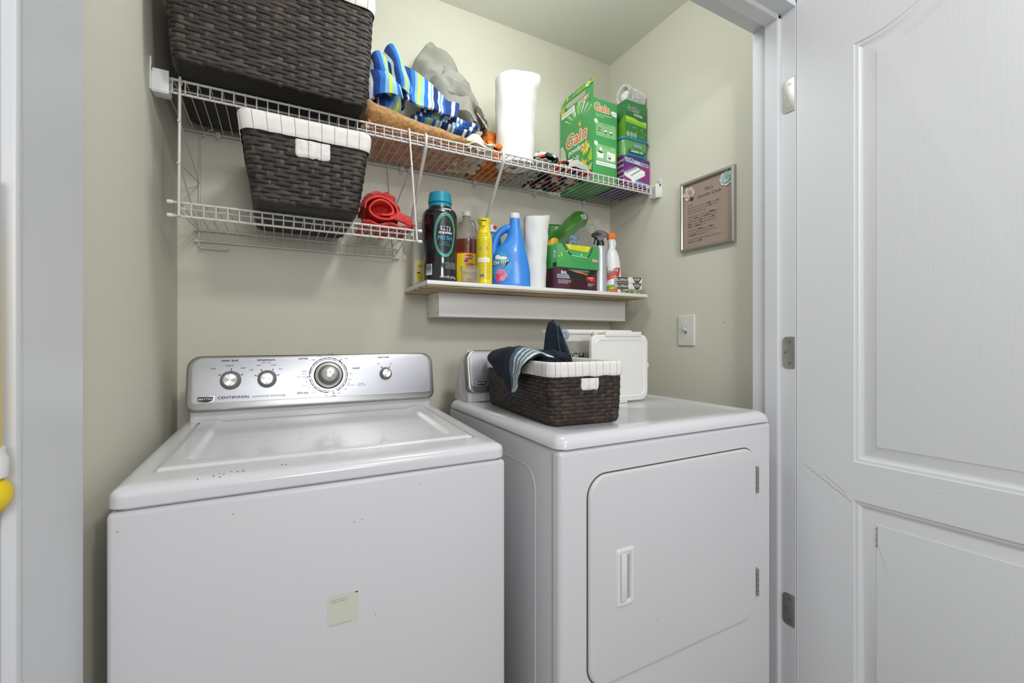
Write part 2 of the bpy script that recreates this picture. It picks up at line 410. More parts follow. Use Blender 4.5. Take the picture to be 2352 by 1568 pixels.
# ---------------------------------------------------------------- door (open, swung out beside the dryer)
DW, DH, DT = .79, 2.15, .035
door = bpy.data.objects.new('door_1', None); C.objects.link(door); door['kind'] = 'structure'
door.location = (1.348, .7425, .008); door.rotation_euler = (0, 0, math.atan2(-.9975, .07))
def arch(x0, x1, z0, z1, rise, n=28):
    pts = [(x0, z0), (x1, z0), (x1, z1)]
    if rise:
        for k in range(1, n):
            t = k / n; pts.append((x1 + (x0 - x1) * t, z1 + rise * (math.sin(math.pi * t) ** 2) ** 1.3))
    pts.append((x0, z1)); return pts
def offs(pts, d):
    n = len(pts); out = []
    for i in range(n):
        a, b, c = Vector(pts[i - 1]), Vector(pts[i]), Vector(pts[(i + 1) % n])
        e1 = (b - a).normalized(); e2 = (c - b).normalized(); n1 = Vector((-e1.y, e1.x)); n2 = Vector((-e2.y, e2.x)); m_ = (n1 + n2)
        m_ = m_ / max(m_.length_squared / 2, .3); out.append(tuple(b + m_ * d))
    return out
bm = bmesh.new()
panels = [arch(.141, DW - .141, .809, 1.928, .075), arch(.141, DW - .141, .16, .707, 0)]
edges = []
def loop(pts, y=0.):
    vs = [bm.verts.new((x, y, z)) for x, z in pts]; return vs, [bm.edges.new((vs[i], vs[(i + 1) % len(vs)])) for i in range(len(vs))]
ov, oe = loop([(0, 0), (DW, 0), (DW, DH), (0, DH)]); edges += oe
pv = []
for p in panels: v_, e_ = loop(p); pv.append(v_); edges += e_
bmesh.ops.triangle_fill(bm, use_beauty=True, use_dissolve=False, edges=edges)
for p, v_ in zip(panels, pv):
    prev = v_
    for d_, y_ in ((.002, .003), (.006, .0042), (.009, .0040), (.011, .0058), (.015, .0078), (.019, .0092), (.021, .0092), (.025, .0086), (.047, .0028), (.0495, .0012), (.051, .001)):
        q = arch(p[0][0] + d_, p[1][0] - d_, p[0][1] + d_, p[2][1] - d_, .075 if len(p) > 5 else 0); nv = [bm.verts.new((x, y_, z)) for x, z in q]
        for i in range(len(q)): bm.faces.new((prev[i], prev[(i + 1) % len(q)], nv[(i + 1) % len(q)], nv[i]))
        prev = nv
    bm.faces.new(prev)
bk = [bm.verts.new((x, DT, z)) for x, z in ((0, 0), (DW, 0), (DW, DH), (0, DH))]
for i in range(4): bm.faces.new((ov[i], ov[(i + 1) % 4], bk[(i + 1) % 4], bk[i]))
bm.faces.new(bk)
for f in bm.faces:
    cz = f.calc_center_median()
    if .709 < cz.z < .807 and .13 < cz.x < DW - .13 and cz.y < .001: f.material_index = 1
bmesh.ops.recalc_face_normals(bm, faces=bm.faces)
me = bpy.data.meshes.new('door_leaf'); bm.to_mesh(me); bm.free(); leaf = link('door_leaf', me, [MD, MDh], door, 25)
# scratches on the door
sc = Dec(plane((0, 0, 0), (1, 0, 0), (0, 0, 1)))
WOOD = mat('bare_chip', '8c7a62', .8); SCR = mat('grey_scratch', '9c9a98', .8)
random.seed(9)
for k in range(26):
    t = k / 26; x = .02 + t * .118; z = .775 - t * .075 + random.uniform(-.002, .002)
    sc.line([(x, z), (x + .004, z - .003)], .0009, SCR)
for k in range(14):
    t = k / 14; sc.line([(.074 + t * .05, .757 - t * .037), (.077 + t * .05, .755 - t * .037)], .0008, SCR)
o = sc.build('scratches', leaf)
sc = Dec(lambda x, y, d: Vector((x, .0008 - d, y)))
for k in range(16):
    z = .652 - k * .0032; sc.line([(.191 + random.uniform(-.001, .001), z), (.191 + random.uniform(-.001, .001), z - .0034)], .0016 + .0012 * random.random(), WOOD)
for k in range(8): sc.line([(.196 + k * .002, .60 - k * .008), (.198 + k * .002, .596 - k * .008)], .0006, SCR)
sc.build('paint_chips', leaf)
# hinges on the jamb rabbet
for (z0, z1) in ((1.822, 1.922), (1.058, 1.153), (.292, .386)):
    hz = (z0 + z1) / 2; hh = (z1 - z0) / 2
    ol = rrect(-.036, -hh, .0, hh, [.014, 0.0005, 0.0005, .014], 6)
    mpx = lambda x, y, d, hz=hz: Vector((JR - d, .7455 - x, hz + y))
    mpx2 = lambda x, y, d, hz=hz: Vector((JR - d, .7435 - x, hz + y))
    h = plate([(-x, y) for x, y in ol][::-1] and [(x, y) for x, y in ol], mpx, 0.0002, .0022, .0006)
    h.tube([(JR + .009, .7425, hz - hh), (JR + .009, .7425, hz + hh)], .0045, 10)
    h = h.build('hinge', STEEL, None, 35); h.parent = door; h.matrix_parent_inverse = Matrix.Rotation(-door.rotation_euler[2], 4, 'Z') @ Matrix.Translation(-Vector(door.location))
    d = Dec(lambda x, y, q, hz=hz: Vector((JR - q - .002, .7455 - x, hz + y)))
    for sx, sy in ((-.014, hh * .66), (-.027, 0), (-.014, -hh * .66)):
        d.ell(sx, sy, .0042, .0042, STEEL); d.ell(sx, sy, .0042, .0042, DARK, inner=.82, rings=1); d.ell(sx, sy, .0013, .0013, DARK, n=8)
    s_ = d.build('screw', h)

# ---------------------------------------------------------------- console shared by both machines
def console(parent, W, zb, h, b0, lean, detail):
    """control console; local frame of the machine: x across, y depth, z up"""
    body = MB()
    prof = [(b0 + .012, zb), (b0 + .010, zb + .03), (b0 + .012 + lean * .5, zb + h * .5), (b0 + .012 + lean, zb + h - .008), (b0 + lean + .024, zb + h), (b0 + lean + .07, zb + h - .02), (b0 + .15, zb + .02), (b0 + .15, zb)]
    x0, x1 = .022, W - .022
    rg = []
    for k, (x, s_) in enumerate(((x0, .80), (x0 + .003, .93), (x0 + .012, 1), (x1 - .012, 1), (x1 - .003, .93), (x1, .80))):
        cy, cz = b0 + .08, zb
        rg.append([(x, cy + (y - cy) * (s_ * .3 + .7), cz + (z - cz) * s_) for y, z in prof])
    body.rings(rg); body.build('console_body', ENAM, parent, 40)
    # face plate in its own plane
    O = Vector((0, b0 - .002, zb + .030)); U = Vector((0, lean, h - .03)).normalized(); N = Vector((1, 0, 0)).cross(U)
    hs = (h - .03) / U.z
    mp = lambda x, y, d: O + Vector((1, 0, 0)) * x + U * y + N * d
    bez = plate(rrect(.014, 0, W - .014, hs, [.022, .022, .034, .034], 8), mp, -.016, .010, .007)
    bez.build('bezel', SILD, parent, 50)
    inn = plate(rrect(.026, .021, W - .026, hs - .008, [.010, .010, .026, .026], 8), mp, .0, .0112, .001)
    inn.build('control_panel', SILV, parent, 50)
    return lambda x, y, d: mp(x, y, d + .0112), O, U, hs
def knob(parent, mp, x, y, r, hgt, name='knob', skirt=None):
    prof = [(0, 0), (r * 1.06, 0), (r * 1.06, .002), (r, .003), (r * .93, hgt * .55), (r * .86, hgt * .9), (r * .78, hgt), (r * .72, hgt)]
    M = Matrix.Identity(4); o = mp(x, y, 0); nx = mp(x, y, 1) - o; ax = Vector((1, 0, 0)); ay = nx.cross(ax)
    for i in range(3): M[i][0], M[i][1], M[i][2], M[i][3] = ax[i], ay[i], nx[i], o[i]
    k = MB().lathe(prof + [(0, hgt)], 40, M).build(name, KNOB, parent, 40)
    MB().lathe([(0, hgt - .0005), (r * .70, hgt - .0005), (r * .70, hgt + .0006), (r * .66, hgt + .0012), (0, hgt + .0012)], 40, M).build('cap', CHRM, k, 30)
    dd = Dec(lambda a, b, q: mp(x + a, y + b, hgt + .0012 + q)); dd.rect(-.0008, -r * .66, .0008, -r * .48, DARK); dd.build('pointer', k)
    return k

# ---------------------------------------------------------------- washing machine
WS = .6985
wash = thing('washing_machine', 'white top-loading washing machine with four-knob silver control panel, left of the dryer', 'washing machine', (-.241, .90, 0), R(-1.03))
b = MB().box((.001, .0, .02), (WS - .001, .655, .8712), .009, 3); b.build('cabinet', ENAM2, wash)
MB().box((.012, .012, .868), (WS - .012, .645, .88)).build('seam', DARK, wash)
for fx in (.05, WS - .05):
    for fy in (.05, .6): MB().lathe([(.018, 0), (.02, .004), (.012, .008), (.012, .03)], 16, Matrix.Translation((fx, fy, 0))).build('foot', DARK, wash)
# top deck: rounded slab whose surface rises to the back, with a recess for the lid
def ztop(y): return .910 + .014 * max(0, min(1, y / .5))
LX0, LX1, LY0, LY1 = .040, .655, .072, .530
def topz(x, y):
    # distance into the edge rounding
    e = min(x, WS - x, y); z = ztop(y)
    if e < .024: t = 1 - e / .024; z -= .015 * (1 - math.sqrt(max(0, 1 - t * t)))
    if e < .07: z -= .003 * (1 - e / .07) ** 2
    # recess / groove around lid
    dx = max(LX0 - x, x - LX1); dy = max(LY0 - y, y - LY1 - .05); dd = max(dx, dy)
    if dd < 0: z -= .010 * min(1, -dd / .004)
    elif dd < .012: z -= 0
    return z
mb = MB()
def axis(L, brk):
    s_ = set()
    for k in range(9): s_.add(.024 * (1 - math.cos(R(90 * k / 8)))); s_.add(L - .024 * (1 - math.cos(R(90 * k / 8))))
    k = .03
    while k < L - .03: s_.add(round(k, 5)); k += .02
    for q in brk: s_.add(q)
    out = sorted(s_); return [q for i, q in enumerate(out) if i == 0 or q - out[i - 1] > .0004]
xs = axis(WS, [LX0, LX0 + .004, LX1, LX1 - .004]); ys = [y for y in axis(.66, [LY0, LY0 + .004]) if y < .645] + [.66]
def rcor(x, y, r=.022):
    for cx, sx in ((r, -1), (WS - r, 1)):
        if (x - cx) * sx > 0 and y < r:
            u, v = (x - cx) * sx / r, (r - y) / r
            return cx + sx * r * u * math.sqrt(1 - v * v / 2), r - r * v * math.sqrt(1 - u * u / 2)
    return x, y
V = [[mb.bm.verts.new((*rcor(x, y), topz(x, y))) for x in xs] for y in ys]
for j in range(len(ys) - 1):
    for i in range(len(xs) - 1): mb.bm.faces.new((V[j][i], V[j][i + 1], V[j + 1][i + 1], V[j + 1][i]))
rim = [V[0][i] for i in range(len(xs))] + [V[j][-1] for j in range(1, len(ys))] + [V[-1][i] for i in range(len(xs) - 2, -1, -1)] + [V[j][0] for j in range(len(ys) - 2, 0, -1)]
low = [mb.bm.verts.new((v.co.x, v.co.y, .877)) for v in rim]
n_ = len(rim)
for i in range(n_): mb.bm.faces.new((rim[i], low[i], low[(i + 1) % n_], rim[(i + 1) % n_]))
low2 = [mb.bm.verts.new((.004 + v.co.x * (WS - .008) / WS, .004 + v.co.y * .985, .8735)) for v in rim]
for i in range(n_): mb.bm.faces.new((low[i], low2[i], low2[(i + 1) % n_], low[(i + 1) % n_]))
mb.bm.faces.new(low2)
mb.build('top_deck', ENAM, wash, 40)
# lid with raised rim and shallow inner dish
lx0, lx1, ly0, ly1 = LX0 + .007, LX1 - .007, LY0 + .006, .520
def lidz(x, y):
    e = min(x - lx0, lx1 - x, y - ly0); z = ztop(y) + .004
    if e < .008: t = 1 - e / .008; z -= .008 * (1 - math.sqrt(max(0, 1 - t * t)))
    dx = max(lx0 + .035 - x, x - lx1 + .035); dy = ly0 + .022 - y; d_ = max(dx, dy)
    # curved front of the dish
    d_ = max(d_, (ly0 + .022 + .028 * (2 * (x - lx0) / (lx1 - lx0) - 1) ** 4 - y))
    if d_ < 0: z -= .006 * min(1, (-d_ / .016)) ** 1.0 * (1 if -d_ >= .016 else (math.sin((-d_ / .016 - .5) * math.pi) + 1) / 2 / max(-d_ / .016, .01))
    return z
mb = MB(); NX, NY = 150, 110
gx = [lx0 + .008 * (1 - math.cos(R(90 * k / 5))) for k in range(6)] + [lx0 + .008 + (lx1 - lx0 - .016) * k / NX for k in range(1, NX)] + [lx1 - .008 * (1 - math.cos(R(90 * k / 5))) for k in range(5, -1, -1)]
gy = [ly0 + .008 * (1 - math.cos(R(90 * k / 5))) for k in range(6)] + [ly0 + .008 + (ly1 - ly0 - .008) * k / NY for k in range(1, NY + 1)]
V = [[mb.bm.verts.new((x, y, lidz(x, y))) for x in gx] for y in gy]
for j in range(len(gy) - 1):
    for i in range(len(gx) - 1): mb.bm.faces.new((V[j][i], V[j][i + 1], V[j + 1][i + 1], V[j + 1][i]))
rim = [V[0][i] for i in range(len(gx))] + [V[j][-1] for j in range(1, len(gy))] + [V[-1][i] for i in range(len(gx) - 2, -1, -1)] + [V[j][0] for j in range(len(gy) - 2, 0, -1)]
low = [mb.bm.verts.new((v.co.x, v.co.y, ztop(v.co.y) - .0095)) for v in rim]; n_ = len(rim)
for i in range(n_): mb.bm.faces.new((rim[i], low[i], low[(i + 1) % n_], rim[(i + 1) % n_]))
mb.bm.faces.new(low)
mb.build('lid', ENAM, wash, 50)
pm, O, U, hs = console(wash, WS, .921, .178, .516, .030, True)
def ZS(z): return (z - O.z) / U.z      # panel coordinate for a height
def XS(x): return x + .2316
knob(wash, pm, XS(-.117), ZS(1.030), .0235, .018)
knob(wash, pm, XS(-.030), ZS(1.030), .0225, .018)
knob(wash, pm, XS(.298), ZS(1.034), .018, .018)
kx, kz = XS(.131), ZS(1.036)
M = Matrix.Identity(4); o0 = pm(kx, kz, 0); nx = pm(kx, kz, 1) - o0; ay = nx.cross(Vector((1, 0, 0)))
for i in range(3): M[i][0], M[i][1], M[i][2], M[i][3] = (1, 0, 0)[i], ay[i], nx[i], o0[i]
MB().lathe([(0, 0), (.041, 0), (.0405, .001), (0, .001)], 48, M).build('dial_shadow_ring', DARK, wash, 30)
MB().lathe([(0, .001), (.0385, .001), (.0375, .004), (.034, .0055), (0, .0055)], 48, M).build('dial_skirt', CHRM, wash, 40)
knob(wash, lambda x, y, d: pm(x, y, d + .005), kx, kz, .0285, .030, 'dial')
d = Dec(pm)
# main dial print
rr_ = .0535
for a0, a1 in ((12, 37), (64, 79), (81, 93), (95, 107), (109, 122), (124, 148), (150, 176), (190, 203), (205, 216), (218, 233), (235, 252), (254, 268), (296, 312), (314, 327), (329, 350), (352, 9 + 360)):
    d.ell(kx, kz, rr_, rr_, BLK, a0, a1, inner=.955, n=10, rings=1)
for a in (40, 44, 48, 53, 58): d.ell(kx, kz, rr_, rr_, BLK, a, a + 3, inner=.93, n=2, rings=1)
for a in (158, 163, 168, 173, 178, 182): d.ell(kx, kz, rr_ * 1.01, rr_ * 1.01, BLK, a, a + 3, inner=.93, n=2, rings=1)
for a0, a1 in ((62, 175), (188, 275), (292, 405)): d.ell(kx, kz, .0485, .0485, BLK, a0, a1, inner=.975, n=30, rings=1)
for a in (52, 184, 283):
    c_, s_ = math.cos(R(a)), math.sin(R(a)); d.line([(kx + c_ * .0475, kz + s_ * .0475), (kx + c_ * .0575, kz + s_ * .0575)], .0014, BLK); d.ell(kx + c_ * .0585, kz + s_ * .0585, .0016, .0016, BLK, n=10, rings=1)
def lab(t, a, r, h=.0038, m=GRY, al=None):
    c_, s_ = math.cos(R(a)), math.sin(R(a)); d.text(t, kx + c_ * r, kz + s_ * r - h / 2, h, m, al or ('LEFT' if c_ > .25 else 'RIGHT' if c_ < -.25 else 'CENTER'), sp=1.0)
for t, a, r, m in (('max', 128, .060, BLK), ('heavy', 106, .060, GRY), ('off', 92, .060, GRY), ('wrinkle', 84, .066, BLK), ('control', 80, .0605, GRY), ('light', 68, .0605, GRY), ('off', 59, .062, BLK), ('regular', 49, .066, BLK),
                   ('med', 2, .058, GRY), ('light', -16, .058, GRY), ('off', -27, .059, GRY), ('quick rinse', -33, .059, GRY), ('soak', -47, .060, GRY), ('off', -66, .061, BLK), ('regular', -78, .064, BLK), ('rinse', -98, .060, GRY), ('heavy', -126, .060, GRY),
                   ('off', -145, .060, GRY), ('hand wash', -151, .057, GRY), ('light', -163, .058, GRY), ('off', -173, .060, BLK), ('super wash', -178, .062, GRY), ('heavy', 175, .060, GRY), ('regular', 167, .060, BLK)):
    lab(t, a, r, .0036, m)
for t, x, z, h, al in (('normal', .062, 1.084, .0062, 'CENTER'), ('casual', .209, 1.052, .0062, 'CENTER'), ('delicate', .060, .985, .0068, 'CENTER'), ('water level', -.120, 1.082, .0062, 'CENTER'), ('temperature', -.033, 1.082, .0062, 'CENTER'), ('extra rinse', .293, 1.084, .0055, 'CENTER')):
    d.text(t, XS(x), ZS(z), h, BLK, al, bold=.012)
for t, x, z, h in (('wash / rinse', -.033, 1.075, .0034), ('add fabric', .224, 1.006, .0032), ('softener here', .224, 1.001, .0032)): d.text(t, XS(x), ZS(z), h, GRY)
for t, x, z, m in (('small', -.158, 1.062, BLK), ('medium', -.120, 1.069, BLK), ('super', -.088, 1.062, BLK), ('cold', -.069, 1.056, BLK), ('cool', -.051, 1.068, BLK), ('warm', -.014, 1.068, BLK), ('hot', .0035, 1.056, BLK), ('off', .276, 1.064, GRY), ('on', .316, 1.064, GRY)):
    d.text(t, XS(x), ZS(z), .0042, m)
for cx, cz, r, angs in ((-.117, 1.030, .026, (30, 88, 148)), (-.030, 1.030, .0255, (22, 62, 118, 158)), (.298, 1.034, .0205, (60, 120))):
    d.ell(XS(cx), ZS(cz), r, r, BLK, angs[0], angs[-1], inner=.95, n=20, rings=1)
    for a in angs:
        c_, s_ = math.cos(R(a)), math.sin(R(a)); d.line([(XS(cx) + c_ * r, ZS(cz) + s_ * r), (XS(cx) + c_ * r * 1.18, ZS(cz) + s_ * r * 1.18)], .0012, BLK)
        d.ell(XS(cx) + c_ * r * 1.22, ZS(cz) + s_ * r * 1.22, .0016, .0016, BLK, n=10, rings=1)
d.text('CENTENNIAL', XS(-.146), ZS(.982), .0068, BLK, 'LEFT', bold=.01, wx=1.28)
d.text('commercial technology', XS(-.066), ZS(.982), .0062, GRY, 'LEFT')
d.build('printed_markings', wash)
def badge(parent, mp, cx, cz, k=1):
    o_ = [(-.0195, .0075), (.0195, .0075), (.0185, -.005), (.011, -.0075), (0, -.0095), (-.011, -.0075), (-.0185, -.005)]
    bd = plate([(cx + a * k, cz + b * k) for a, b in o_], mp, 0, .0016, .0005).build('badge', CHRM, parent)
    dd = Dec(lambda x, y, q: mp(x, y, q + .0016)); dd.poly([(cx + a * k * .88, cz + b * k * .82) for a, b in o_], BLK)
    dd.text('MAYTAG', cx, cz - .0022 * k, .0054 * k, WHT, bold=.006, wx=1.0); dd.build('lettering', bd)
badge(wash, pm, XS(-.172), ZS(.983))
# paint chips and the sticker
CHIP = mat('rust_chip', '4a4640', .8)
d = Dec(lambda x, y, q: Vector((x, y, (topz(x, y) if y > 0 else .9) + q)))
random.seed(3)
for (x, y) in ((.118, .012), (.14, .016), (.148, .022), (.155, .018), (.165, .026), (.175, .021), (.183, .024), (.185, .018), (.245, .03), (.252, .027), (.15, .011), (.62, .062)):
    d.ell(x, y, random.uniform(.0008, .002), random.uniform(.0008, .0022), CHIP, n=7, rings=1)
d.build('paint_chips', wash)
d = Dec(plane((0, 0, 0), (1, 0, 0), (0, 0, 1)))
for (x, z) in ((.016, .842), (.170, .842), (.37, .79), (.385, .792), (.50, .845), (.41, .60)): d.ell(x, z, .0007, .0011, CHIP, n=8, rings=1)
d.build('specks', wash)
STK = mat('cream_sticker', 'cfcfc0', .6)
d = Dec(plane((0, 0, 0), (1, 0, 0), (0, 0, 1)))
sx0, sx1, sz0, sz1 = .322, .377, .598, .655
d.poly(rrect(sx0, sz0, sx1, sz1, .003, 3), STK)
for k, (t, z) in enumerate((('Model No. Cabinet', .6465), ('Serial No. Washer', .6425))): d.text(t, sx0 + .006, z, .0026, GRY, 'LEFT')
d.text('Made in U.S.A.  Patents pending', sx0 + .004, sz0 + .002, .0021, GRY, 'LEFT'); d.ell(sx1 - .003, sz1 - .001, .003, .0015, CHIP, n=8, rings=1)
d.build('sticker', wash, 'small cream paper sticker on the front')

# ---------------------------------------------------------------- dryer
DX, DS, DD = .528, .738, .70
dry = thing('clothes_dryer', 'white front-loading clothes dryer carrying a wicker basket, right of the washer', 'dryer', (DX, .776, 0), R(-.55))
b = MB().box((0, 0, .02), (DS, DD, .9030), .011, 4); cab = b.build('cabinet', ENAM2, dry)
MB().box((.012, .012, .890), (DS - .012, DD - .01, .908)).build('seam', DARK, dry)
for fx in (.05, DS - .05):
    for fy in (.05, .62): MB().lathe([(.018, 0), (.02, .004), (.012, .008), (.012, .03)], 16, Matrix.Translation((fx, fy, 0))).build('foot', DARK, dry)
top = MB(); rg = []
TZ = .936
for k in range(-1, 9):
    if k == -1: rg.append([(x, y, .9045) for x, y in rrect(.006, .006, DS - .006, DD - .006, .02, 6)]); continue
    a = R(90 * k / 8); i_ = .024 * (1 - math.cos(a)); rg.append([(x, y, .907 + .026 * math.sin(a) * 1.1) for x, y in rrect(i_ - .002, i_ - .002, DS + .002 - i_, DD - i_, .026, 6)])
zt = rg[-1][0][2]
rg.append([(x, y, zt) for x, y in rrect(.05, .05, DS - .05, DD - .1, .03, 6)])
rg.append([(x, y, zt - .0018) for x, y in rrect(.058, .058, DS - .058, DD - .11, .03, 6)])
TOPZ = zt - .0018
top.rings(rg); top.build('top', ENAM, dry, 40)
# seam of the side panel, embossed outline on the left side
d = Dec(lambda x, y, q: Vector((-q, y, x)))
d.build('side_crease', dry) if False else d.bm.free()
ln = MB(); ol = rrect(.10, .10, .84, .60, .05, 6)
ln.tube([(-.0004, y, z) for z, y in ol] , .0016, 6, closed=True); ln.build('side_emboss', ENAM2, dry)
ln = MB().tube([(-.0003, .026, .03), (-.0003, .026, .895)], .0012, 6); ln.build('panel_seam', mat('grey_seam', '8a8a88', .6), dry)
# door
dx0, dx1, dz0, dz1 = .603 - DX, 1.188 - DX, .366, .841
gap = MB(); ol = rrect(dx0 - .003, dz0 - .003, dx1 + .003, dz1 + .003, .053, 10)
mpf = lambda x, y, q: Vector((x, -q, y))
gp = plate(ol, mpf, -.002, .0006, .0004).build('door_gap', mat('shadow_gap_grey', '4a4a48', .8), dry)
dd_ = plate(rrect(dx0, dz0, dx1, dz1, .05, 10), mpf, 0, .008, .006).build('door', ENAM2, dry, 50)
hx0, hx1, hz0, hz1 = .678 - DX, .731 - DX, .531, .665
hd = MB(); rg = []
for ins, dp in ((0, .008), (.002, .0105), (.006, .0112), (.010, .0105), (.012, .006)):
    rg.append([mpf(x, y, dp) for x, y in rrect(hx0 + ins, hz0 + ins, hx1 - ins, hz1 - ins, .006, 4)])
hd.rings(rg, caps=False); hd.rings([[mpf(x, y, .0082) for x, y in rrect(hx0 + .011, hz0 + .011, hx1 - .011, hz1 - .011, .003, 3)], [mpf(x, y, .0084) for x, y in rrect(hx0 + .012, hz0 + .012, hx1 - .012, hz1 - .012, .003, 3)]])
hd.box((hx0 + .012, -.0125, hz0 + .012), (hx0 + .029, -.008, hz1 - .012), .0015); hd.build('door_handle', WHPL, dd_, 40)
MB().box((hx0 + .0295, -.0088, hz0 + .016), (hx1 - .013, -.0083, hz1 - .016)).build('handle_recess', mat('recess_grey', 'a8a8a6', .6), dd_)
for (z0, z1) in ((.712, .786), (.422, .498)):
    hg = MB().box((dx1 + .0005, -.0035, z0), (dx1 + .010, -.0005, z1), .0006)
    for k in range(5): hg.tube([(dx1 + .002, -.009, z0 + (z1 - z0) * (k + .06) / 5), (dx1 + .002, -.009, z0 + (z1 - z0) * (k + .94) / 5)], .0038, 10)
    hg.box((dx1 - .0005, -.0098, z0), (dx1 + .0075, -.0078, z1), .0004); hg.build('hinge', STEEL, dd_)
d = Dec(plane((0, -.008, 0), (1, 0, 0), (0, 0, 1)))
for x, z in ((dx0 + .31, .60), (dx0 + .2, .47)): d.ell(x, z, .001, .001, CHIP, n=6, rings=1)
d.build('specks', dry)
pm2, O, U, hs = console(dry, DS, TZ, .172, .562, .030, False)
badge(dry, pm2, .060, ZS(.997), .95)
d = Dec(lambda x, y, q: Vector((x, y, TOPZ + q))); random.seed(5)
DUST = mat('grey_dust', 'a9a7a0', .9)
for k in range(46): d.ell(.22 + .42 * random.random(), .10 + .22 * random.random() ** 1.2, .0006 + .0009 * random.random(), .0006, CHIP if k % 6 == 0 else DUST, n=5, rings=1)
d.build('lint_specks', dry)
DRYTOP = TOPZ

# ---------------------------------------------------------------- upper wire shelf
ZD, YF, YR = 1.786, 1.339, 1.637
shelf = thing('wire_shelf', 'long white vinyl-coated wire shelf across the closet at the top', 'wire shelf', ((XL + XR) / 2, YR, ZD))
def P0(mb, name, m, parent, sm=40):   # build in world coordinates under an unrotated empty
    o = mb.build(name, m, parent, sm); o.matrix_parent_inverse = Matrix.Translation(-Vector(parent.location)); return o
xa, xb = XL + .012, XR - .010
for nm, y, z, r in (('front_rail', YF, ZD - .002, .0031), ('front_rail', YF, ZD - .0345, .0031), ('middle_rail', 1.385, ZD - .0045, .0028), ('back_rail', YR - .003, ZD - .004, .0030)):
    P0(MB().tube([(xa, y, z), (xb, y, z)], r, 10), nm, WIRE, shelf)
cw = MB(); x = xa + .004
while x < xb:
    cw.tube([(x, YF - .0042, ZD - .036), (x, YF - .0042, ZD - .001), (x, YF - .002, ZD + .0008), (x, YF + .004, ZD + .0012), (x, YR, ZD + .0010)], .00155, 6); x += .0254
P0(cw, 'cross_wires', WIRE, shelf)
# wall brackets at both ends
for sgn, xw in ((1, XL), (-1, XR)):
    bk = MB(); L = .036 if sgn > 0 else .026
    a, b_ = (xw + .0005, xw + L) if sgn > 0 else (xw - L, xw - .0005)
    bk.box((a, YF - .013, ZD - .044), (b_, YF - .009, ZD + .010), .0012)
    bk.box((a, YF - .013, ZD - .046), (b_, YF + .022, ZD - .041), .0012)
    bk.box((a, YF + .018, ZD - .046), (b_, YF + .022, ZD + .006), .0012)
    fl = (xw + .0004, xw + .0034) if sgn > 0 else (xw - .0034, xw - .0004)
    bk.box((fl[0], YF - .022, ZD - .046), (fl[1], YF + .026, ZD + .012), .001)
    bk.box((fl[0], YF - .020, ZD + .0), (fl[1], YF - .002, ZD + .033), .001)
    bo = P0(bk, 'end_bracket', WHPL, shelf)
    P0(MB().lathe([(0, 0), (.004, 0), (.003, .002), (0, .0022)], 12, Matrix.Translation((xw + sgn * .003, YF - .011, ZD + .022)) @ Matrix.Rotation(R(90 * sgn), 4, 'Y')), 'screw', STEEL, shelf)
for x in (-.168, .10, .405, .435, .70, .985, 1.25):
    k = MB().box((x - .008, YR - .010, ZD - .012), (x + .008, YB - .0005, ZD + .004), .003).box((x - .006, YB - .006, ZD - .024), (x + .006, YB - .0004, ZD - .008), .002)
    k = P0(k, 'wall_clip', WIRE, shelf)
    P0(MB().lathe([(0, 0), (.0035, 0), (.003, .0015), (0, .0018)], 12, Matrix.Translation((x, YB - .006, ZD - .018)) @ Matrix.Rotation(R(90), 4, 'X')), 'screw', STEEL, shelf)
for x0, x1 in ((.405, .418), (.676, .700)):
    br = MB().tube([(x0, YF - .005, ZD + .003), (x0, YF - .0095, ZD - .004), (x0, YF - .0095, ZD - .036), (x0, YF - .003, ZD - .042), (x0 + .0005, YF + .004, ZD - .047), (x1, YB - .008, 1.470)], [.003, .0045, .0050, .0056, .0058, .0058], 12)
    br.box((x1 - .008, YB - .004, 1.44), (x1 + .008, YB - .0005, 1.475), .001)
    P0(br, 'support_brace', WIRE, shelf)

# ---------------------------------------------------------------- hanging under-shelf rack
ZL = 1.483
rack = thing('hanging_wire_rack', 'small white wire rack hanging under the left end of the long shelf', 'wire rack', (.08, 1.49, ZL))
rl, rr2 = -.240, .392
for nm, y, z, x0, x1 in (('front_rail', YF, ZL, rl, rr2), ('front_rail', YF, ZL - .033, rl, rr2), ('middle_rail', 1.38, ZL - .0045, rl + .02, rr2 - .015), ('back_rail', 1.625, ZL - .003, -.226, .392), ('back_rail', 1.630, ZL - .036, -.226, .392)):
    P0(MB().tube([(x0, y, z), (x1, y, z)], .0031, 10), nm, WIRE, rack)
    for x_, s_ in ((x0, 1), (x1, -1)): P0(MB().tube([(x_ - s_ * .003, y, z), (x_ - s_ * .001, y, z), (x_ + s_ * .010, y, z)], [.003, .0052, .0048], 10), 'end_cap', WHPL, rack)
cw = MB(); x = rl + .022
while x < rr2 - .01:
    cw.tube([(x, YF - .0044, ZL - .035), (x, YF - .0044, ZL), (x, YF, ZL + .0032), (x, 1.622, ZL + .0030), (x, 1.6275, ZL), (x, 1.6325, ZL - .038)], .0015, 6); x += .0254
P0(cw, 'cross_wires', WIRE, rack)
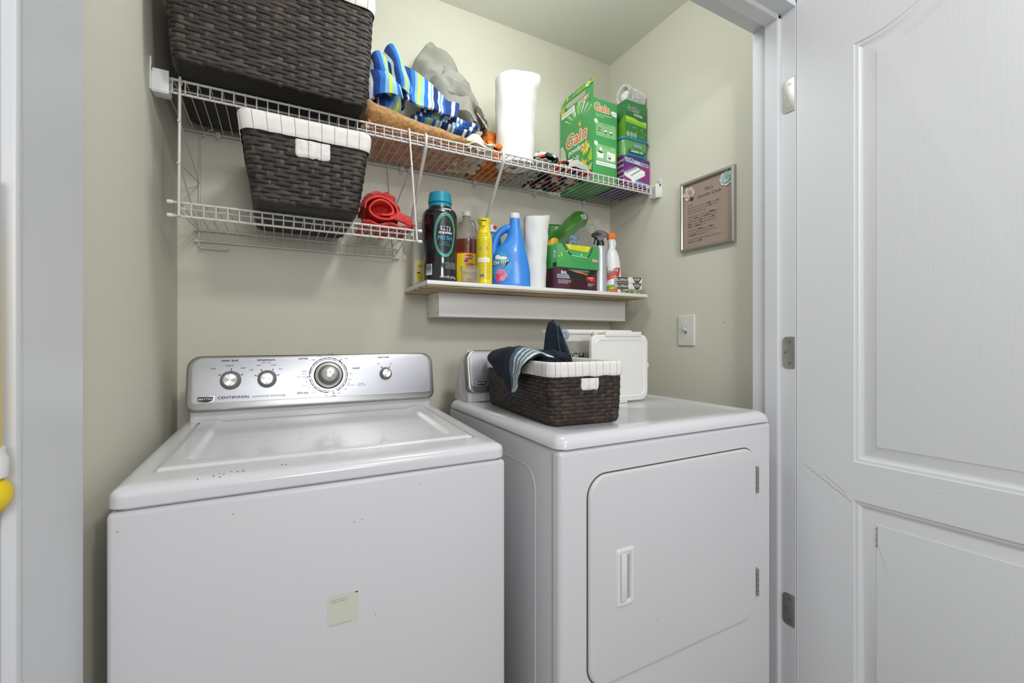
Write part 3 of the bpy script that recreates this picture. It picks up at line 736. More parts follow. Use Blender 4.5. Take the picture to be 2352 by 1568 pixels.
for s_, xt, xb_ in ((1, -.215, -.217), (-1, .352, .376)):
    fr = MB()
    fr.tube([(xt, YF + .008, ZD - .008), (xt, YF + .006, ZD + .004), (xt, YF - .002, ZD + .007), (xt, YF - .009, ZD + .002), (xt + (xb_ - xt) * .1, YF - .010, ZD - .04), (xb_, YF - .010, ZL - .036)], .0031, 10)
    xm = lambda t: xt + (xb_ - xt) * t
    fr.tube([(xt + .03, YR - .012, ZD + .004), (xt + .03, YR - .004, ZD + .010), (xt + .02, YR + .002, ZD + .004), (xt + .008, YR - .002, ZD - .014), (xt, YR - .004, ZD - .020), (xb_, YR - .004, ZL - .052), (xb_ + .004, YR - .012, ZL - .058), (xb_ + .075, YR - .02, ZL - .058), (xb_ + .080, YR - .02, ZL - .050)] if s_ > 0 else
            [(xt, YR - .004, ZD + .004), (xb_, YR - .004, ZL - .045)], .0028, 10)
    H_ = ZD - .01 - (ZL - .03)
    zz = [(0, .30, 1, .47), (0, .62, 1, .47), (0, .62, 1, .93), (0, .97, 1, .93)] if s_ > 0 else [(0, .30, 1, .56), (0, .86, 1, .56), (0, .86, 1, 1.0)]
    for y0, t0, y1, t1 in zz:
        fr.tube([(xm(t0), YF - .006 + y0 * (YR - YF), ZD - .01 - H_ * t0), (xm(t1), YF - .006 + y1 * (YR - YF), ZD - .01 - H_ * t1)], .0017, 8)
    for t0 in ((.30, .62) if s_ > 0 else (.30, .86)): fr.tube([(xm(t0) - .001, YF - .0165, ZD - .01 - H_ * t0), (xm(t0), YF - .006, ZD - .01 - H_ * t0)], .0028, 8)
    P0(fr, 'side_frame', WIRE, rack)

# ---------------------------------------------------------------- wicker baskets
def wick_mat(name, c0, c1, c2):
    m = mat(name, c1, .55); nt = m.node_tree; b = nt.nodes['Principled BSDF']
    at = nt.nodes.new('ShaderNodeAttribute'); at.attribute_name = 'tone'
    tc = nt.nodes.new('ShaderNodeTexCoord'); mp = nt.nodes.new('ShaderNodeMapping'); nt.links.new(tc.outputs['UV'], mp.inputs[0])
    mp.inputs['Scale'].default_value = (60, 1400, 1); n = nt.nodes.new('ShaderNodeTexNoise'); n.inputs['Scale'].default_value = 1; n.inputs['Detail'].default_value = 3
    nt.links.new(mp.outputs[0], n.inputs[0])
    a = nt.nodes.new('ShaderNodeMath'); a.operation = 'MULTIPLY_ADD'; a.inputs[1].default_value = .62; nt.links.new(n.outputs[0], a.inputs[0]); nt.links.new(at.outputs['Fac'], a.inputs[2])
    r = nt.nodes.new('ShaderNodeValToRGB'); nt.links.new(a.outputs[0], r.inputs[0]); r.color_ramp.elements[0].position = .3; r.color_ramp.elements[1].position = 1.0
    r.color_ramp.elements[0].color = lin(c0); r.color_ramp.elements[1].color = lin(c2); e = r.color_ramp.elements.new(.62); e.color = lin(c1)
    nt.links.new(r.outputs[0], b.inputs['Base Color'])
    bp = nt.nodes.new('ShaderNodeBump'); bp.inputs['Strength'].default_value = .7; bp.inputs['Distance'].default_value = .001
    nt.links.new(n.outputs[0], bp.inputs['Height']); nt.links.new(bp.outputs[0], b.inputs['Normal'])
    return m
WICK = wick_mat('dark_wicker', '120e0b', '2c241f', '66574a')
WICK2 = wick_mat('brown_wicker', '140d0a', '30231b', '5c4838')
def liner_mat(name, pitch):
    m = mat(name, 'e6e3de', .9, bump=(900, .3, .0006)); nt = m.node_tree; b = nt.nodes['Principled BSDF']; tc = nt.nodes.new('ShaderNodeTexCoord')
    s = nt.nodes.new('ShaderNodeSeparateXYZ'); nt.links.new(tc.outputs['UV'], s.inputs[0])
    def M_(op, a, bb, c=None):
        n = nt.nodes.new('ShaderNodeMath'); n.operation = op
        for i, q in enumerate((a, bb, c)):
            if q is None: continue
            if hasattr(q, 'links'): nt.links.new(q, n.inputs[i])
            else: n.inputs[i].default_value = q
        return n.outputs[0]
    dash = M_('FRACT', M_('MULTIPLY', s.outputs[1], 420.), 0)
    u = M_('MULTIPLY_ADD', dash, .018, M_('MULTIPLY', s.outputs[0], 1 / pitch))
    f = M_('FRACT', u, 0); f = M_('LESS_THAN', f, .060)
    dm = M_('LESS_THAN', dash, .72); k = M_('MULTIPLY', f, dm); k = M_('MULTIPLY', k, .85)
    mx = nt.nodes.new('ShaderNodeMix'); mx.data_type = 'RGBA'; nt.links.new(k, mx.inputs[0]); mx.inputs[6].default_value = lin('e6e3de'); mx.inputs[7].default_value = lin('4a4a4c')
    nt.links.new(mx.outputs[2], b.inputs['Base Color']); return m
def rrp(hw, hd, r, q):
    """point and outward normal on a rounded rectangle by fraction q (starts at -x,-y corner, runs along the front)"""
    hw, hd = max(hw, r + .001), max(hd, r + .001)
    w_, d_ = 2 * (hw - r), 2 * (hd - r); c_ = math.pi * r / 2; L = 2 * w_ + 2 * d_ + 4 * c_; s_ = (q % 1) * L
    for (sx, sy, dx, dy, ln, cx, cy, a0) in ((-hw + r, -hd, 1, 0, w_, hw - r, -hd + r, -90), (hw, -hd + r, 0, 1, d_, hw - r, hd - r, 0), (hw - r, hd, -1, 0, w_, -hw + r, hd - r, 90), (-hw, hd - r, 0, -1, d_, -hw + r, -hd + r, 180)):
        if s_ <= ln: return Vector((sx + dx * s_, sy + dy * s_, 0)), Vector((dy, -dx, 0))
        s_ -= ln
        if s_ <= c_:
            a = R(a0) + s_ / r; return Vector((cx + r * math.cos(a), cy + r * math.sin(a), 0)), Vector((math.cos(a), math.sin(a), 0))
        s_ -= c_
    return Vector((-hw + r, -hd, 0)), Vector((0, -1, 0))
def basket(label, loc, rz, bw, bd, tw, td, h, stake, row, band, pitch, handle, wm=WICK, slots=None, amp=.0022, seed=1, group=None, inner=True):
    t = thing('wicker_basket', label, 'basket', loc, rz, group); rnd = random.Random(seed)
    per = (bw + bd + tw + td); ns = int(round(per / stake / 2)) * 2; nr = int(round((h - .004) / row))
    row = h / nr; SU, SV = 8, 6; mb = MB(); uvl = mb.bm.loops.layers.uv.verify(); col = mb.bm.loops.layers.float_color.new('tone')
    N = ns * SU; V = []; tones = {}
    def geo(q, z, off):
        k = z / h; e = .010; ins = 0 if z > e else (e - math.sqrt(max(0, e * e - (e - z) ** 2))) * .9
        hw = (bw + (tw - bw) * k) / 2 - ins; hd = (bd + (td - bd) * k) / 2 - ins
        bulge = .006 * math.sin(math.pi * k)
        p, n_ = rrp(hw + bulge * .3, hd + bulge * .3, .022, q); p += n_ * off; p.z = z; return p, n_
    info = []
    for j in range(nr * SV + 1):
        z = j / SV * row; r_ = min(int(j / SV), nr - 1); f = j / SV - r_
        ring = []; 
        for i in range(N):
            s_ = i / SU
            near = abs(((s_ + (r_ % 2)) % 2) - 1)            # distance (in stakes) from the stake that shows
            k_ = max(0, min(1, (near - .20) / .30)); k_ = k_ * k_ * (3 - 2 * k_)
            prof = 1 - abs(2 * f - 1) ** 7
            strip = amp * (-.9 + 1.25 * k_) * prof - amp * .9 * (1 - prof) + amp * .25 * math.cos(math.pi * min(1, near)) * -prof
            stk = amp * (.10 - .25 * abs(2 * f - 1) ** 4) if near < .26 else -9
            o_ = max(strip, stk); o_ += rnd.uniform(-.0002, .0002)
            p, n_ = geo(i / N, z, o_); ring.append(mb.bm.verts.new(p))
            info.append(1 if stk > strip else 0)
        V.append(ring)
    for j in range(nr * SV):
        r_ = j // SV
        for i in range(N):
            i2 = (i + 1) % N; f = mb.bm.faces.new((V[j][i], V[j][i2], V[j + 1][i2], V[j + 1][i]))
            st_ = info[j * N + i]; cell = (r_, int((i / SU + (r_ % 2) + 1) // 2), st_)
            if cell not in tones: tones[cell] = rnd.uniform(.02, .46) + (.08 if st_ else 0)
            tn = tones[cell]
            if j % SV == 0 or j % SV == SV - 1: tn -= .10
            U_ = i / N * per; W_ = j / SV * row
            for l, (a, b_) in zip(f.loops, ((0, 0), (1, 0), (1, 1), (0, 1))):
                uu, vv = U_ + a * stake / SU, W_ + b_ * row / SV
                l[uvl].uv = (vv + cell[1] * .37, uu) if st_ else (uu, vv + cell[1] * .013); l[col] = (tn, tn, tn, 1)
    # woven bottom
    nb = 36
    def bot(u, v):
        p = Vector(((u - .5) * (bw - .018), (v - .5) * (bd - .018), .0003)); a = int(u * bw / .012); b_ = int(v * bd / .012)
        p.z += .0007 * (1 + math.cos(math.pi * (u * bw / .012)) * math.cos(math.pi * v * bd / .012)); return p
    nf = len(mb.bm.faces); mb.grid(bot, int(bw / .004), int(bd / .004)); mb.bm.faces.ensure_lookup_table()
    for f in mb.bm.faces[nf:]:
        for l in f.loops: l[col] = (-.4, -.4, -.4, 1)  # bottom weave coloured near black, standing in for the shade under the basket
    mb.build('wicker_body', wm, t, 60, recalc=False)
    lm = liner_mat('striped_liner', pitch)
    lb = MB(); prof = [(h - band, .0055), (h - band * .97, .0065), (h - band * .5, .0070), (h + .001, .0062), (h + .0055, .0035), (h + .0060, -.001), (h + .002, -.0055), (h - .05, -.007), (.012, -.009)]
    pl = [0];
    for a, b_ in zip(prof[:-1], prof[1:]): pl.append(pl[-1] + math.hypot(a[0] - b_[0], a[1] - b_[1]))
    NU = 240
    def lf(u, v):
        k = v * (len(prof) - 1); i = min(int(k), len(prof) - 2); f = k - i; z = prof[i][0] * (1 - f) + prof[i + 1][0] * f; o_ = prof[i][1] * (1 - f) + prof[i + 1][1] * f
        p, n_ = rrp((bw + (tw - bw) * z / h) / 2, (bd + (td - bd) * z / h) / 2, .024, u + .0001)
        wob = noise.noise(Vector((u * 60, z * 40, seed))) * .0016 + noise.noise(Vector((u * 200, z * 20, seed + 3))) * .0006
        p += n_ * (o_ + wob); p.z = z + (noise.noise(Vector((u * 45, seed, 0))) * .0022 if z < h and i < 3 else 0); return p
    lb.grid(lf, NU, (len(prof) - 1) * 2, uvscale=(per, pl[-1]))
    lb.build('striped_liner', lm, t, 60)
    if handle:
        hx, hz, hw_, hh = handle
        def hf(u, v):
            x = hx + (u - .5) * hw_; z = hz + (v - .5) * hh
            y = -(bd + (td - bd) * z / h) / 2 - .0052 - .0018 * math.sin(math.pi * u) * math.sin(math.pi * v) + noise.noise(Vector((x * 90, z * 90, seed))) * .0014
            e = min(u, 1 - u) * hw_; e2 = v * hh
            if e < .004: y += (.004 - e) * .8
            if e2 < .004: y += (.004 - e2) * .8
            z += .002 * noise.noise(Vector((u * 5, seed, 1))) * (1 - v) - (0 if e > .006 else -(.006 - e) * .5 * (1 - v))
            return Vector((x, y, z))
        MB().grid(hf, 30, 16, uvscale=(hw_, hh)).build('handle_opening_cloth', lm, t, 60)
    if inner:
        MB().box((-bw / 2 + .012, -bd / 2 + .012, .004), (bw / 2 - .012, bd / 2 - .012, .010)).build('basket_floor', wm, t)
    return t
basket('largest dark wicker basket, on the left end of the long wire shelf', (-.008, 1.436, ZD + .003), R(2.2), .438, .362, .470, .392, .305, .030, .0102, .042, .03, None, seed=3)
basket('medium dark wicker basket with striped liner, on the hanging wire rack', (.066, 1.422, ZL + .0048), R(.5), .250, .345, .304, .385, .2075, .0270, .0108, .040, .030, (.009, .143, .083, .042), seed=5)
DRYZ = DRYTOP
basket('low dark brown wicker basket with striped liner on top of the dryer', (.693, 1.085, DRYZ + .0006), R(-5.2), .2035, .440, .211, .448, .150, .0210, .0094, .030, .0205, (.004, .1005, .052, .030), wm=WICK2, seed=8, amp=.0017)

# ---------------------------------------------------------------- plank shelf and the boxed ledge below it
PLY = mat('plywood_edge', 'a8926e', .7, vary=((3, 40, 90), '8d7654', 'cbb994'))
BX0, BX1, BY0, BZ0, BZ1 = .416, 1.370, 1.355, 1.3155, 1.335
bs = thing('plank_shelf', 'white painted plank shelf with bare plywood underside, holding the bottles', 'shelf', ((BX0 + BX1) / 2, YB, BZ0))
P0(MB().box((BX0 + .002, BY0 + .006, BZ0), (BX1 - .002, YB - .0005, BZ0 + .010), .001), 'plywood_underside', PLY, bs)
P0(MB().box((BX0, BY0, BZ0 + .006), (BX1, YB - .0005, BZ1), .0018), 'painted_board', mat('shelf_white_paint', 'e6e5e2', .4, bump=((30, 60, 60), .15, .001)), bs)
LED = mat('ledge_white_paint', 'eceae6', .42)
lg = thing('wall_ledge', 'white boxed wall ledge mounted directly below the plank shelf', 'shelf', (.94, YB, 1.227))
P0(MB().box((.502, 1.496, 1.227), (1.375, 1.510, BZ0 - .001), .001), 'front_board', LED, lg)
for xx in ((.502, .516), (1.361, 1.375)): P0(MB().box((xx[0], 1.511, 1.227), (xx[1], YB - .0005, BZ0 - .001), .001), 'side_board', LED, lg)
P0(MB().box((.517, 1.511, 1.229), (1.360, YB - .0005, 1.240), .001), 'bottom_board', LED, lg)
d = Dec(lambda x, y, q: Vector((.502 - q, x, y)))
for y, z in ((1.522, 1.296), (1.522, 1.243), (1.625, 1.296), (1.625, 1.243)): d.ell(y, z, .0022, .0032, DARK, n=10, rings=1)
o = d.build('screw_holes', lg); o.matrix_parent_inverse = Matrix.Translation(-Vector(lg.location))

ZB = BZ1 + .0006
ZS_ = ZD + .0032       # things stand on the deck wires
BPL = mat('glossy_black_plastic', '121416', .18, coat=.6)
# ---- scent-booster bottle
sec = [(0, .050, .050, 0), (.004, .0555, .0555, 0), (.05, .0565, .0565, 0), (.092, .0515, .0515, 0), (.14, .0545, .0545, 0), (.195, .0595, .0595, 0), (.228, .0585, .0585, 0), (.244, .050, .050, 0), (.250, .040, .040, 0), (.256, .039, .039, 0)]
t = thing('laundry_scent_bottle', 'tall glossy black bottle with teal cap, leftmost large bottle on plank shelf', 'bottle', (.484, 1.430, ZB))
bottle(sec).build('bottle_body', BPL, t, 60)
TCAP = mat('teal_plastic', '1c86a0', .32)
MB().lathe([(0, .256), (.0385, .256), (.0385, .262), (.0365, .266), (.0405, .270), (.0370, .298), (.0355, .3035), (.032, .305), (.020, .305), (0, .3045)], 40).build('cap', TCAP, t, 40)
RING = mat('teal_label_ring', '2fb79a', .35); GRM = mat('grey_label', '6a6a6e', .35); DKL = mat('dark_label', '1b1f24', .35)
for ph in (0, -128):
    d = Dec(wrapmap(sec, ph), .00010); cy = .155
    d.ell(0, cy, .038, .073, RING, n=40, rings=5); d.ell(0, cy, .0355, .0690, GRM, n=40, rings=5); d.ell(0, cy, .0325, .0640, RING, n=40, rings=5, inner=.9); d.ell(0, cy, .031, .062, DKL, n=40, rings=5)
    d.text('un', .0, .168, .0215, WHT, bold=.012, wx=1.2, sp=1.05); d.text('stopables', 0, .158, .0088, WHT, bold=.02, shear=.1)
    d.text('FRESH', .0, .138, .0130, CYAN, bold=.01); d.text('IN-WASH', 0, .128, .0035, CYAN); d.text('SCENT BOOSTER', 0, .120, .0036, CYAN)
    if ph == 0:
        d.text('Downy', .004, .238, .0085, WHT, bold=.02, shear=.2)
        for k in range(5): d.text('wash 15 sec concentrated freshness', .022, .062 - k * .0045, .0022, WHT)
        d.text('13.4 OZ (379 g)', .012, .012, .0068, WHT, bold=.01)
    d.build('printed_label', t)
d = Dec(wrapmap(sec, -58), .00010); d.rect(-.0135, .022, .0115, .058, WHT, n=8)
rb = random.Random(2)
for k in range(13): d.rect(-.012, .0265 + k * .0024, .010, .0265 + k * .0024 + rb.choice((.0008, .0014)), BLK, n=8)
d.build('barcode', t)
# ---- vinegar jug
GLS = mat('clear_plastic', 'e8e4dc', .12, trans=.85, ior=1.3); AMB = mat('amber_liquid', '6b3326', .2, coat=.5)
sec = [(0, .052, .052, 0), (.004, .0565, .0565, 0), (.15, .0575, .0575, 0), (.190, .056, .056, 0), (.215, .047, .047, 0), (.245, .027, .027, 0), (.268, .0155, .0155, 0), (.284, .0145, .0145, 0)]
t = thing('vinegar_jug', 'amber cider vinegar jug with clear neck, behind the black bottle', 'jug', (.640, 1.575, ZB))
bottle(sec, z1=.186).build('filled_body', AMB, t, 60)
bottle(sec, z0=.1865, lv=24).build('clear_neck', mat('frosted_clear', 'b5afa2', .25, trans=.35, ior=1.2), t, 60)
MB().lathe([(0, .284), (.0175, .284), (.0175, .300), (.0165, .302), (0, .302)], 28).build('cap', WHPL, t, 40)
MB().tube([catmull([Vector(p) for p in ((.013, -.004, .272), (.030, -.010, .270), (.038, -.014, .240), (.047, -.018, .205))], k / 14) for k in range(15)], .0065, 10).build('handle', mat('frosted_handle', 'b9b3a6', .3, trans=.2), t, 60)
d = Dec(wrapmap(sec, -8), .00010); d.rect(-.055, .022, .058, .136, RED, n=24); d.rect(-.053, .026, .0225, .132, YEL, n=16); d.rect(.027, .024, .056, .130, WHT, n=8)
d.ell(-.006, .118, .018, .0095, RED, n=20); d.text('BRAGG', -.006, .1145, .0078, WHT, bold=.02)
d.ell(-.015, .103, .008, .006, MAG, n=16); d.ell(-.004, .091, .017, .0045, RED, n=20); d.text('ORGANIC', -.004, .0892, .0038, WHT)
d.text('APPLE', -.002, .078, .0075, BLK, bold=.018); d.text('CIDER', 0, .066, .0095, BLK, bold=.018); d.text('VINEGAR', -.002, .053, .0095, BLK, bold=.018)
d.text('RAW - UNFILTERED', 0, .046, .0036, GRN); d.ell(-.002, .036, .014, .006, ORG, n=16)
for k in range(12): d.rect(.029, .121 - k * .0078, .054, .1235 - k * .0078, GRY if k % 2 else BLK, n=6)
d.build('printed_label', t)
# ---- small measuring cup
t = thing('measuring_cup', 'small clear plastic measuring cup in front of the vinegar jug', 'cup', (.577, 1.388, ZB))
cp = MB().lathe([(0, .0), (.026, 0), (.0275, .004), (.0325, .054), (.034, .055), (.034, .057), (.0318, .057), (.0310, .054), (.0262, .005), (0, .004)], 32)
cp.tube([(.033, 0, .055), (.040, 0, .054), (.041, 0, .046)], .0016, 6); cp.build('cup_body', mat('clear_cup', 'f4f2ee', .08, trans=.9, ior=1.12), t, 40)
# ---- yellow spray can
sec = [(0, .0245, .0245, 0), (.003, .0275, .0275, 0), (.10, .0285, .0285, 0), (.150, .0285, .0285, 0), (.172, .0265, .0265, 0), (.195, .0205, .0205, 0), (.200, .020, .020, 0)]
YC = mat('yellow_can', 'e9d31c', .3, coat=.3)
t = thing('air_freshener_can', 'slim yellow aerosol spray can between the vinegar jug and blue jug', 'spray can', (.644, 1.418, ZB), R(-30))
bottle(sec).build('can_body', YC, t, 60)
cap = MB().lathe([(0, .200), (.0205, .200), (.019, .208), (.0195, .218), (.024, .232), (.0245, .234), (.023, .2355), (0, .234)], 32); cap.build('spray_cap', YC, t, 40)
MB().box((-.0065, -.0245, .207), (.0065, -.018, .230), .001).build('trigger_slot', YEL, t)
tr = MB().box((-.0085, -.0255, .224), (.0085, -.020, .2275), .0005).build('trigger_gap', BLK, t)
MB().lathe([(0, .234), (.003, .234), (.003, .239), (0, .240)], 12).build('nozzle', BLU, t)
d = Dec(wrapmap(sec), .00010); TXB = mat('faded_print', '6b6a20', .6)
d.text('AIR CARE', 0, .178, .0055, TXB); d.text('room freshener', 0, .170, .004, TXB)
for k in range(22):
    z = .160 - k * .0066
    if .078 < z < .096: continue
    d.text(('apply as directed hold upright', 'press button and spray well', 'keep away from heat and flame')[k % 3], 0, z, .0028, TXB, wx=.95)
d.rect(-.022, .080, .022, .094, WHT, n=10); d.text('use in aired rooms', 0, .085, .003, TXB)
d.ell(-.011, .128, .0045, .0045, TEAL, n=14); d.ell(.012, .128, .0045, .0045, ORG, n=14, inner=.7, rings=1); d.rect(-.012, .028, .001, .037, BLU, n=4); d.text('C', -.006, .0295, .006, WHT)
d.build('printed_label', t)
# ---- white cap bottle behind (blue shoulders)
sec = [(0, .034, .034, 0), (.004, .038, .038, 0), (.20, .038, .038, 0), (.228, .030, .030, 0), (.236, .020, .020, 0)]
BLUP = mat('blue_plastic', '2f86dd', .33, coat=.15); BLUD = mat('bright_blue_plastic', '2276cf', .35)
t = thing('cleaner_bottle', 'blue bottle with white cap and red button, behind the yellow can', 'bottle', (.752, 1.585, ZB))
bottle(sec).build('bottle_body', BLUD, t, 60)
MB().lathe([(0, .236), (.022, .236), (.0225, .262), (.021, .2645), (0, .265)], 28).build('cap', WHPL, t, 40)
MB().lathe([(0, 0), (.0085, 0), (.008, .003), (0, .0045)], 20, Matrix.Translation((.004, -.0215, .254)) @ Matrix.Rotation(R(90), 4, 'X')).build('button', RED, t)
# ---- blue softener jug
t = thing('fabric_softener_jug', 'big bright blue jug with pink rose label and white cap, before the paper towels', 'jug', (.764, 1.455, ZB), R(-24))
sec = [(0, .066, .036, .006), (.005, .0735, .040, .006), (.05, .0735, .041, .006), (.095, .069, .041, .004), (.128, .063, .040, .003), (.150, .053, .037, .007), (.170, .041, .033, .016), (.195, .0305, .028, .020), (.225, .0235, .0235, .0205), (.256, .0190, .0190, .0205), (.262, .0185, .0185, .0205)]
bottle(sec, n=2.5, lv=60).build('bottle_body', BLUP, t, 60)
MB().lathe([(0, .262), (.0190, .262), (.0195, .264), (.0195, .2795), (.018, .282), (0, .2825)], 32, Matrix.Translation((.0205, 0, 0))).build('cap', WHPL, t, 40)
hp = [Vector(p) for p in ((.012, 0, .222), (-.004, 0, .226), (-.024, 0, .219), (-.043, 0, .200), (-.056, 0, .172), (-.060, 0, .140), (-.055, 0, .115))]
hd = MB(); pts = [catmull(hp, k / 28) for k in range(29)]; hd.tube(pts, [.013 + .004 * abs(k / 28 - .5) * 2 for k in range(29)], 14); hd.build('handle', BLUP, t, 60)
d = Dec(wrapmap(sec, -36, 2.5), .00010); lx = .0
d.ell(lx, .075, .036, .056, CYAN, n=36, rings=5); d.ell(lx, .074, .0345, .0540, BLU, n=36, rings=5); SKY = mat('sky_ink', '3f9be0', .4)
d.ell(lx + .002, .074, .034, .052, SKY, n=36, rings=5); d.ell(lx + .012, .108, .014, .006, WHT, n=18); d.ell(lx + .020, .098, .010, .005, MINT, n=18); d.ell(lx - .006, .112, .011, .008, WHT, n=18)
for k, (a, b_, r, m) in enumerate(((.010, .052, .017, PNK), (.002, .042, .012, PNKD), (.019, .045, .011, PNK), (.010, .053, .0125, PNKD), (.010, .054, .0105, PNK), (.011, .053, .007, PNKD), (.011, .054, .0045, PNK), (.004, .030, .013, PNKD), (.015, .032, .009, PNK))): d.ell(lx + a - .002, b_, r, r * .9, m, n=18)
d.text('Downy', lx - .004, .083, .019, BLK, bold=.05, shear=.3, wx=.8); d.text('Downy', lx - .005, .084, .019, WHT, bold=.02, shear=.3, wx=.8)
d.build('printed_label', t)
# ---- paper towel rolls
PAP = mat('paper_towel', 'e6e6e4', .95, bump=(260, .6, .0012))
def roll(label, loc, r, h, rz, flap_h, flap_out, wavy=0, seed=0):
    t = thing('paper_towel_roll', label, 'paper towel roll', loc, rz, None)
    def body(u, v):
        a = 2 * math.pi * u; z = v * h; rr = r * (1 + wavy * noise.noise(Vector((math.cos(a) * 1.4, math.sin(a) * 1.4, z * 9 + seed))))
        return Vector((rr * math.cos(a), rr * math.sin(a), z))
    b_ = MB(); n = 64; b_.rings([[body(k / n, j / 30) for k in range(n)] for j in range(31)], caps=False)
    # end faces with the core hole
    top_ = [body(k / n, 1) for k in range(n)]; c1 = [Vector((.019 * math.cos(2 * math.pi * k / n), .019 * math.sin(2 * math.pi * k / n), h - .002)) for k in range(n)]
    b_.rings([top_, c1, [Vector((p.x, p.y, .003)) for p in c1]], caps=False)
    bot_ = [body(k / n, 0) for k in range(n)]; b_.rings([bot_, [Vector((p.x, p.y, 0)) for p in c1]], caps=False)
    b_.build('roll_body', PAP, t, 60)
    f = MB()
    def fl(u, v):
        a = R(-200) + u * R(196); g = max(0, u - .62) / .38; z = .001 + v * (h - .001 + flap_h * g * g)
        rr = r * (1 + wavy * noise.noise(Vector((math.cos(a) * 1.4, math.sin(a) * 1.4, z * 9 + seed)))) + .0016 + flap_out * g * g * (.25 + .75 * v ** 2) * (1 + .35 * noise.noise(Vector((v * 7, seed, 1))))
        rr += (.0025 + .03 * flap_out) * noise.noise(Vector((u * 5, v * 5, seed)))
        return Vector((rr * math.cos(a), rr * math.sin(a), z))
    f.grid(fl, 50, 30, .0008); f.build('loose_sheet', PAP, t, 60); return t
roll('white paper towel roll standing on the plank shelf beside the blue jug', (.898, 1.498, ZB), .0405, .292, R(-28), .012, .020, .01, 1)
roll('tall white paper towel roll with loose top sheet, on the long wire shelf', (.772, 1.438, ZS_), .064, .322, R(-28), .016, .034, .05, 4)

# ---- stacked cartons on the plank shelf
BRD = mat('brown_card_inside', '7a5a48', .8)
t = thing('detergent_carton', 'maroon carton, opened at the front, under the green carton on plank shelf', 'carton', (1.056, 1.4775, ZB))
MAR = mat('maroon_card', '4a1a2a', .35, coat=.2); w2, d2, h2 = .196, .110, .092
bx = MB(); bx.box((-w2 / 2, -d2 / 2, 0), (w2 / 2, d2 / 2, h2), .0012); bx.build('carton_body', MAR, t)
d = Dec(plane((0, -d2 / 2, 0), (1, 0, 0), (0, 0, 1)))
d.poly([(-.072, .089), (.095, .089), (.052, .050), (-.032, .050)], BLK); d.poly([(-.05, .0885), (.06, .0885), (.055, .080), (-.02, .079)], mat('dull_teal', '5a7a78', .6)); d.poly([(-.018, .079), (.050, .070), (.052, .074), (-.014, .084)], ORG)
d.rect(.045, .044, .088, .064, RED); d.text('LARGE', .066, .056, .0055, WHT, bold=.01); d.text('loads', .066, .048, .0045, WHT)
d.poly([(-.099, .066), (-.045, .066), (-.035, .050), (-.099, .050)], mat('cool_grey_ink', '8e99a6', .5)); d.text('BAL', -.080, .068, .0120, WHT, 'LEFT', bold=.018); d.text('BRIGHTENING', -.096, .055, .0045, BLU, 'LEFT')
for k in range(3): d.text('CONTAINS POWDER DO NOT EAT'[:26 - k * 5], -.094, .041 - k * .0055, .0034, WHT, 'LEFT')
for k in range(3): d.text('KEEP AWAY FROM'[:14 - k * 3], .052, .034 - k * .0045, .003, WHT, 'LEFT')
d.poly([(-.030, .046), (-.042, .002), (.050, .002), (.045, .046)], mat('dark_maroon', '35131c', .4)); d.build('printed_label', t)
MB().box((-.046, -d2 / 2 - .0025, .047), (.066, -d2 / 2 - .0005, .0500), .0005).build('torn_flap', MAR, t)
t = thing('dryer_sheet_carton', 'green carton with yellow strip and torn pull tab, stacked above the maroon carton', 'carton', (1.058, 1.4775, ZB + h2 + .0004))
w2, h3, d3 = .206, .094, .118
MB().box((-w2 / 2, -d3 / 2, 0), (w2 / 2, d3 / 2, h3), .0012).build('carton_body', GRN, t)
d = Dec(plane((0, -d3 / 2, 0), (1, 0, 0), (0, 0, 1)))
d.poly([(-.070, .0935), (-.032, .050), (.042, .046), (.074, .0935)], mat('green_flap_ink', '4aa65a', .4))
d.line([(-.076, .094), (-.060, .074), (-.045, .057), (-.034, .052)], .0050, BLK); d.line([(-.034, .051), (0, .049), (.046, .047)], .0016, WHT); d.line([(.046, .048), (.058, .064), (.070, .092)], .0045, BLK); d.poly([(-.060, .0925), (-.046, .074), (.046, .070), (.060, .0925)], YEL)
d.line([(-.038, .046), (-.030, .030), (.026, .026), (.040, .044)], .0006, GRND); d.line([(.040, .045), (.056, .010), (.058, 0)], .0008, GRND)
for k in range(3): d.text('OPEN HERE PULL TAB TOWARD YOU', .0, .087 - k * .0062, .0030, GRND)
d.ell(.014, .056, .004, .003, WHT, n=12)
d.ell(-.082, .050, .0045, .010, LIME, n=14); d.ell(-.080, .050, .0028, .0075, GRNL, n=14); d.ell(-.094, .043, .004, .0025, YEL, n=10); d.ell(-.055, .066, .006, .002, YEL, n=10)
for k in range(4): d.rect(-.100, .082 - k * .007, -.074 + k * .004, .083 - k * .007, GRNL)
logo(d, 'Gain', .082, .034, .0105, back=WHT, bold=.018); d.rect(.066, .016, .106, .0168, GRNL); d.text('120 SHEETS', .094, .006, .004, GRNL)
d.build('printed_label', t)
d = Dec(plane((-w2 / 2, 0, 0), (0, -1, 0), (0, 0, 1))); d.rect(.035, .040, .050, .066, WHT); [d.rect(.036, .042 + k * .003, .049, .0435 + k * .003, BLK) for k in range(7)]; d.rect(.03, .002, .055, .02, BLK); d.build('barcode', t)
